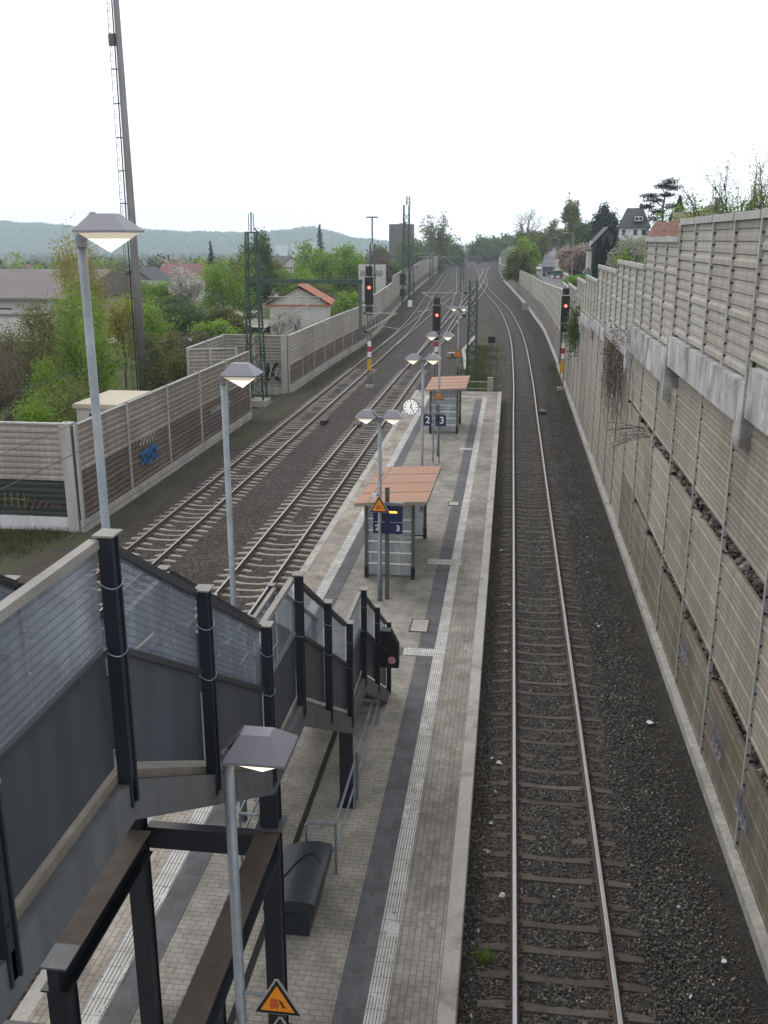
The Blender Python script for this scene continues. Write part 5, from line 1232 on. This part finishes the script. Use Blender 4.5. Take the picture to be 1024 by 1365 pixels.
# ------------------------------------------------------------------ buildings
def house(name, label, x, y, z, wd, dp, eh, rh, wallm, roofm, rz=0, ridge='y', chim=False, wins=(), hip=0, cat='house', over=.35, base=4, group=None):
    t = thing(name, label, cat, (x,y,z), group); t.rotation_euler = (0,0,rz); a, b = wd/2, dp/2
    m = MB()
    if ridge == 'y':
        m.xz([(-a,-base),(a,-base),(a,eh),(0,eh+rh*(1-over/ (a+over)) if not hip else eh),(-a,eh)], -b, b) if not hip else m.box(-a,a,-b,b,-base,eh)
    else:
        m.yz([(-b,-base),(b,-base),(b,eh),(0,eh+rh*.93 if not hip else eh),(-b,eh)], -a, a) if not hip else m.box(-a,a,-b,b,-base,eh)
    m.build('wall', wallm, t, offset=False)
    o_ = over; m = MB(); ze = eh-rh*o_/(a if ridge=='y' else b)*.9+.06; zt = eh+rh+.06
    if ridge == 'y': E_ = [(-a-o_,-b-o_,ze),(a+o_,-b-o_,ze),(a+o_,b+o_,ze),(-a-o_,b+o_,ze)]; Rg = [(0,-b-o_+hip,zt),(0,b+o_-hip,zt)]; fc = [(0,4,5,3),(1,2,5,4),(0,1,4),(2,3,5)]
    else: E_ = [(-a-o_,-b-o_,ze),(a+o_,-b-o_,ze),(a+o_,b+o_,ze),(-a-o_,b+o_,ze)]; Rg = [(-a-o_+hip,0,zt),(a+o_-hip,0,zt)]; fc = [(0,1,5,4),(2,3,4,5),(0,4,3),(1,2,5)]
    if not hip: fc = fc[:2]
    T = E_+Rg; th = .18; m.add(T+[(p[0],p[1],p[2]-th) for p in T], fc+[tuple(6+i for i in reversed(f)) for f in fc]+[(0,6,7,1),(1,7,8,2),(2,8,9,3),(3,9,6,0)]+([(4,10,6,0),(0,6,10,4)] if False else []))
    r = m.build('roof', roofm, t, offset=False)
    if chim: MB().box(a*.3,a*.3+.6,-.3,.3,eh+rh*.5,eh+rh+.9).build('chimney', M['roofgrey'], r, offset=False)
    for (u, zz, w_, h_) in wins:      # windows in the front (-Y) wall
        f = MB().box(u-w_/2-.08,u+w_/2+.08,-b-.05,-b+.02,zz-.08,zz+h_+.08).build('window', M['whitepaint'], t, offset=False)
        MB().box(u-w_/2,u+w_/2,-b-.07,-b-.052,zz,zz+h_).build('pane', M['windowglass'], f, offset=False)
    return t
house('house','low white house with orange tiled roof behind the left barrier',-22.6,103,-.6,6.0,7.6,5.0,1.75,M['render'],M['rooforange'],R(8),'y',over=.5)
house('house','dark slate clad house with steep roof and one white window, right of the street',14.6,160,7.4,4.6,9,2.6,2.6,M['roofslate'],M['roofslate'],0,'y',wins=((1.1,2.0,.9,.9),),over=.3)
t = thing('garden_shed','narrow white rendered annex at the foot of the slate house','annex',(12.2,157,4.6)); MB().box(-.6,.6,-.8,.8,-1,4.4).build('wall', M['render'], t, offset=False); MB().box(-.75,.75,-.95,.95,4.405,4.6).build('roof', M['roofslate'], t, offset=False); MB().box(-.3,.2,-.3,.3,4.61,5.9).build('chimney', M['render'], t, offset=False)
h = house('house','large white house with dark half hipped slate roof above the street',23.6,200,9.6,5.6,8,3.6,3.4,M['bluewhite'],M['roofslate'],R(-6),'x',True,wins=((-1.9,1.9,.8,1.1),(.3,1.9,.8,1.1),(1.9,1.9,.8,1.1)),hip=1.6)
d = MB().box(-.2,1.7,-4.0,-2,4.4,5.6).build('dormer', M['roofslate'], h, offset=False); f = MB().box(0,1.5,-4.06,-4.003,4.55,5.4).build('window', M['whitepaint'], d, offset=False); MB().box(.1,.68,-4.09,-4.062,4.65,5.3).box(.82,1.4,-4.09,-4.062,4.65,5.3).build('pane', M['windowglass'], f, offset=False)
h = house('house','low house with a red tiled hipped roof just over the stepped wall',15.2,96,7.2,4.6,5,3.6,1.5,M['render'],M['roofred'],R(-4),'x',hip=.8,over=.4)
MB().box(.2,.75,-1.55,-1.1,4.5,4.95).build('roof_window', M['whitepaint'], h, offset=False)
house('house','grey pyramid roofed house at the right skyline',24.6,130,10.2,3.6,4,3.2,1.5,M['bluewhite'],M['roofgrey'],0,'x',True,hip=1.9,over=.3)
house('house','plain house with brown roof half hidden right of the pine',24.0,140,10.0,4.4,5,3.2,1.1,M['render'],pm('roof_brown',(.2,.14,.12),.1,.8,.8),0,'x',over=.3)
house('house','flat roofed pale building behind the trees right of the street',27.0,350,8.5,9,8,7.0,.4,M['render'],M['roofred'],0,'x')
t = thing('tower_block','brown slab tower block far beyond the left barrier','tower block',(-57.0,500,-9))
MB().box(-6.0,6.0,0,10,0,27.2).build('wall', M['brownblock'], t, offset=False); MB().box(1.2,2.2,3,5,27.205,28.6).box(-1,.3,3,6,27.205,27.7).build('chimney', M['brownblock'], t, offset=False)
for r_ in range(8):
    for c_ in range(6): MB().box(-5.2+c_*1.9,-4.3+c_*1.9,-.04,-.003,2+r_*3.0,3.3+r_*3.0).build('window', pm('block_window',(.075,.068,.066),.1,1,.4) if r_==0 and c_==0 else bpy.data.materials['block_window'], t, offset=False)
t = thing('warehouse','long grey roofed hall behind the bushes at the left edge','warehouse',(-62,112,-.7))
m = MB().box(-20,8.2,0,26,0,4.6); m.build('wall', M['render'], t, offset=False)
m = MB().add([(-20.5,-1,4.55),(9,-1,4.55),(9,13,7.6),(-20.5,13,7.6),(9,27,4.55),(-20.5,27,4.55)]+[(-20.5,-1,4.3),(9,-1,4.3),(9,27,4.3),(-20.5,27,4.3)],[(0,1,2,3),(3,2,4,5),(0,6,7,1),(1,7,8,4,2),(4,8,9,5),(5,9,6,0,3)]); m.build('roof', pm('roof_dusty',(.17,.145,.14),.1,.3,.85,fine=.12), t, offset=False)
for c_ in range(6): MB().box(-15+c_*3.6,-13.4+c_*3.6,-.05,-.003,1.4,3.3).build('window', M['windowglass'], t, offset=False)
t = thing('warehouse','low annex with flat roof before the long grey hall','annex',(-57.5,104,-.7)); MB().box(-4,4,0,6,0,3.0).build('wall', M['render'], t, offset=False); MB().box(-4.2,4.2,-.2,6.2,3.005,3.25).build('roof', M['roofgrey'], t, offset=False)
house('house','dark gabled house with white bargeboards right of the tubular mast',-66,170,-1.6,6.6,10,5.2,2.2,M['roofgrey'],M['roofslate'],0,'y')
house('house','grey roofed house below the white bargeboard gable',-60,158,-1.6,6.0,9,3.4,2.2,M['render'],pm('roof_bluegrey',(.14,.14,.155),.1,.8,.7),R(50),'y')
house('house','red roofed house row behind the white blossoming tree',-79,230,-3.2,11,8,5.6,2.6,M['render'],M['roofred'],0,'x')
house('house','dark brown roofed house with bright roof light, left of the cypress',-61.5,258,-3.8,7.0,10,7.6,2.6,M['render'],M['roofslate'],R(42),'y')
house('house','pale roofed house next to the dark brown roof left of the cypress',-57,275,-4,6.0,9,8.2,2.2,M['render'],M['roofgrey'],R(42),'y')
house('house','dark house with white windows behind the tall left signal',-46,255,-3.4,8,9,7.6,2.8,M['roofslate'],M['roofslate'],0,'x',wins=((-2,5.2,1.1,1.2),(.6,5.2,1.1,1.2)))
t = thing('graffiti_wall','pale concrete wall with dark spray tags beyond the left barrier','wall',(-27.3,190,-2)); MB().box(-2.7,2.7,0,.4,0,8.0).build('wall', M['render'], t, offset=False)
m = MB()
for q in range(9): m.tube([(-2.3+q*.5,-.03,5.7),(-2.1+q*.5,-.03,6.9),(-1.9+q*.5,-.03,5.9)], .07, 4)
m.build('graffiti', M['boom'], t, offset=False)
# valley houses: each its own thing, each with its own description by neighbourhood
rv = random.Random(4); wl = ['white','cream','pale grey','ochre']; wm = [M['bluewhite'],M['render'],pm('wall_grey',(.4,.4,.4),.05,.5,.9),pm('wall_ochre',(.42,.34,.22),.05,.5,.9)]
rl = ['red','slate grey','brown']; rmm = [M['roofred'],M['roofslate'],bpy.data.materials['roof_brown']]
for i in range(30):
    y = 420+i*48+rv.uniform(-20,20); fx = rv.uniform(-.56,-.20); x = fx*y
    a = i%4; b_ = (i//2)%3; hh = rv.uniform(5,8)
    o = house('house','distant %s house with a %s roof in the hazy valley town'%(wl[a],rl[b_]), x,y,left_z(x,y),rv.uniform(9,15),10,hh,rv.uniform(3,4.5),wm[a],rmm[b_],rv.choice([0,0,1.57,.6]),'x',group='houses of the hazy valley town')
t = thing('tower_block','distant row of white apartment blocks on the hazy skyline left of the lattice mast','apartment block',(-330,1500,-24))
for k in range(3): MB().box(-38+k*26,-20+k*26,0,12,0,26+2*k).build('wall', M['bluewhite'], t, offset=False)
# valley woods
rg = np.random.default_rng(77); NT = 1500; Yv = 260+2100*rg.random(NT)**1.25; fxv = rg.uniform(-.62,.10,NT); keep = ~((Yv < 420) & (fxv > -.24)); Yv = Yv[keep]; fxv = fxv[keep]; Xv = fxv*Yv
lists = {'leafmid':[], 'leafolive':[], 'twig':[], 'leafbright':[], 'leafdark':[]}
keys = ['leafmid','leafmid','leafolive','twig','leafolive','leafbright','leafdark']
for x, y in zip(Xv, Yv):
    kx = keys[int(rg.integers(0,7))]; hh = rg.uniform(6,13); wv = rg.uniform(5,9)
    n = 150; q = rg.normal(size=(n,3)); q /= np.linalg.norm(q,axis=1)[:,None]; q *= rg.random((n,1))**.4
    taper = (1-.75*(q[:,2:]*.5+.5)) if kx == 'leafdark' else 1
    lists[kx].append((q*np.array([wv/2,wv/2,hh/2])*np.concatenate([np.ones((n,2))*taper,np.ones((n,1))],1)+np.array([x,y,left_z(x,y)+hh*.48]), np.full(n, .45+y*.0006)))
for kx, L_ in lists.items():
    P = np.concatenate([a for a,b in L_]); S_ = np.concatenate([b for a,b in L_])[:,None]; n = len(P); a, b = unitq(rg, n)
    V = np.stack([P-a*S_,P-b*S_*.7,P+a*S_,P+b*S_*.7],1)
    tag(npmesh('valley_woods', V.reshape(-1,3), np.arange(n*4).reshape(n,4), M[kx]), 'hazy trees filling the valley town below the hills', 'woods', kind='stuff')
# hill forest
n = 26000; xs = rg.uniform(-2300,900,n); yh = rg.uniform(2500,3100,n); zz = np.array([hill_z(a,b) for a,b in zip(xs,yh)])+rg.uniform(-3,4,n); P = np.stack([xs,yh,zz],1); a,b = unitq(rg,n)
V = np.stack([P-a*5,P-b*4,P+a*5,P+b*4],1); tag(npmesh('hill_forest', V.reshape(-1,3), np.arange(n*4).reshape(n,4), M['leafmid']), 'blue hazed forest on the far hills', 'forest', kind='stuff')

# ------------------------------------------------------------------ street things
def car(label, x, y, rz, mat, L=4.2, W=1.75, H=1.45, van=False):
    z = interp(SZ, y)+.03; t = thing('parked_car', label, 'car', (x,y,z), 'cars on the street'); t.rotation_euler = (0,0,rz)
    w_ = W/2; l = L/2
    side = [(-l,.35),(l,.35),(l,.75),(l*.9,.85),(l*.45,.92),(l*.2,H),(-l*.75,H),(-l*.95,.95)] if not van else [(-l,.35),(l,.35),(l,.9),(l*.75,1.1),(l*.5,H),(-l,H)]
    MB().yz(side, -w_, w_).build('body', mat, t, offset=False)
    wn = [(l*.40,.95),(l*.19,H-.08),(-l*.72,H-.08),(-l*.88,1.0)] if not van else [(l*.68,1.15),(l*.48,H-.1),(-l*.2,H-.1),(-l*.2,1.15)]
    m = MB().yz(wn, -w_-.01, -w_+.02); m.yz(wn, w_-.02, w_+.01); m.box(-w_+.12,w_-.12,-l*.90-.02,-l*.80,1.0,H-.12); m.box(-w_+.12,w_-.12,l*.28,l*.40,1.0,H-.15); m.build('windows', M['windowglass'], t, offset=False)
    for sx in (-1,1):
        for sy in (-.6,.62): MB().tube([(sx*(w_-.2),sy*l,.32),(sx*(w_+.01),sy*l,.32)], .32, 12).build('wheel', M['tyre'], t, offset=False)
        MB().box(sx*.62-.15,sx*.62+.15,-l-.02,-l+.03,.68,.86).build('tail_light', M['red'], t, offset=False)
        MB().box(sx*.62-.17,sx*.62+.17,l-.03,l+.02,.6,.74).build('headlight', M['whitepaint'], t, offset=False)
car('white car parked at the left kerb of the street', 6.1,240,R(180),M['carwhite'])
car('silver car parked right behind the white car', 6.4,256,R(180),M['cargrey'])
car('grey car farthest up the street', 9.0,325,R(176),M['cargrey'],4.6,1.9,1.7)
car('small green car near the street corner', 8.0,178,R(8),M['cargreen'],3.8,1.7,1.4)
car('dark van standing next to the green car', 7.0,190,R(184),M['cardark'],3.6,1.8,1.9,True)
t = thing('street_cabinet','small white roadside cabinet left of the parked white car','cabinet',(2.6,224,3.4)); MB().box(-.55,.55,-.4,.4,-.2,1.6).build('body', M['whitepaint'], t, offset=False); MB().box(-.6,.6,-.45,.45,1.605,1.72).build('lid', M['concrete'], t, offset=False)
t = thing('kiosk','small teal kiosk with pale gabled roof below the pink flowering tree','kiosk',(11.0,145,4.3)); MB().box(-.6,.6,-.6,.6,0,1.7).build('wall', M['teal'], t, offset=False); MB().xz([(-.8,1.71),(.8,1.71),(0,2.6)], -.7,.7).build('roof', M['roofgrey'], t, offset=False)
for i,(x,y,l) in enumerate(((9.6,160,'nearer tall street lamp by the pink flowering tree'),(11.5,250,'farther tall street lamp along the street'),(13.6,310,'farthest street lamp at the bend of the street'))):
    z = interp(SZ,y); t = thing('street_lamp', l, 'street lamp', (x,y,z), 'street lamps'); MB().tube([(0,0,0),(0,0,7),(-.3,0,7.5),(-1.2,0,7.6)], [.09,.07,.05,.05], 6).build('pole', M['galv'], t, offset=False); MB().box(-1.7,-.9,-.14,.14,7.52,7.68).build('lamp_head', M['palewire'], t, offset=False)
t = thing('roadworks_barrier','red and white roadworks barrier near the green car','barrier',(6.6,166,interp(SZ,166)))
for k in range(4): MB().box(-.1+k*.5,.35+k*.5,-.04,.04,.45,.8).build('panel', M['red'] if k%2 else M['whitepaint'], t, offset=False)
for k in (0,3): MB().box(k*.5,.06+k*.5,-.25,.25,0,.445).build('leg', M['galv'], t, offset=False)
# cable trough and point machine beside the tracks
t = thing('cable_trough','pale concrete cable trough bending beside the lattice mast','cable trough',(-4.3,95,-.15))
m = MB().bar((-3.6,82,-.08),(-4.6,97,-.08),.35,.16).bar((-4.6,97,-.08),(-3.9,112,-.08),.35,.16); m.build('trough', M['concrete'], t)
m = MB().bar((-3.6,82,.015),(-4.6,97,.015),.28,.02); m.build('lid', M['coping'], t)
t = thing('point_machine','pale grey point machine beside the track beyond the platform','point machine',(-5.2,92,-.1)); MB().box(-5.9,-4.7,91.6,92.4,-.18,.25).build('housing', M['concrete'], t); MB().box(-5.5,-5.1,91.4,91.598,-.1,.15).build('motor', M['black'], t)
for x,y,l in ((-8.95,56,'dark rail magnet box beside the left platform track'),(-11.2,57,'dark rail magnet box between the two left tracks'),(2.3,62,'dark rail magnet box right of the curving track')):
    t = thing('track_magnet', l, 'track magnet', (x,y,-.15), 'track magnets'); MB().box(x-.18,x+.18,y-.5,y+.5,-.15,.02).build('housing', M['black'], t); MB().box(x-.1,x+.1,y-.6,y-.502,-.15,-.05).build('cable_gland', M['rust'], t)
# the bridge the photograph is taken from (behind and below the camera)
mb = MB().box(-34,30,-9.5,-.75,7.6,9.05).box(-34,30,-1.0,-.75,9.055,10.1); struct('bridge', mb, M['concrete'])

# ------------------------------------------------------------------ air
m = bpy.data.materials.new('haze'); m.use_nodes = True; n_ = m.node_tree; n_.nodes.remove(n_.nodes['Principled BSDF'])
pv = n_.nodes.new('ShaderNodeVolumePrincipled'); setin(pv, Density=.00030, Color=(.74,.88,1,1), Anisotropy=.0)
n_.links.new(pv.outputs[0], n_.nodes['Material Output'].inputs['Volume'])
tag(MB().box(-2700,1700,-70,3250,-45,105).build('haze', m), 'thin bluish spring haze over the valley', 'haze', kind='stuff')
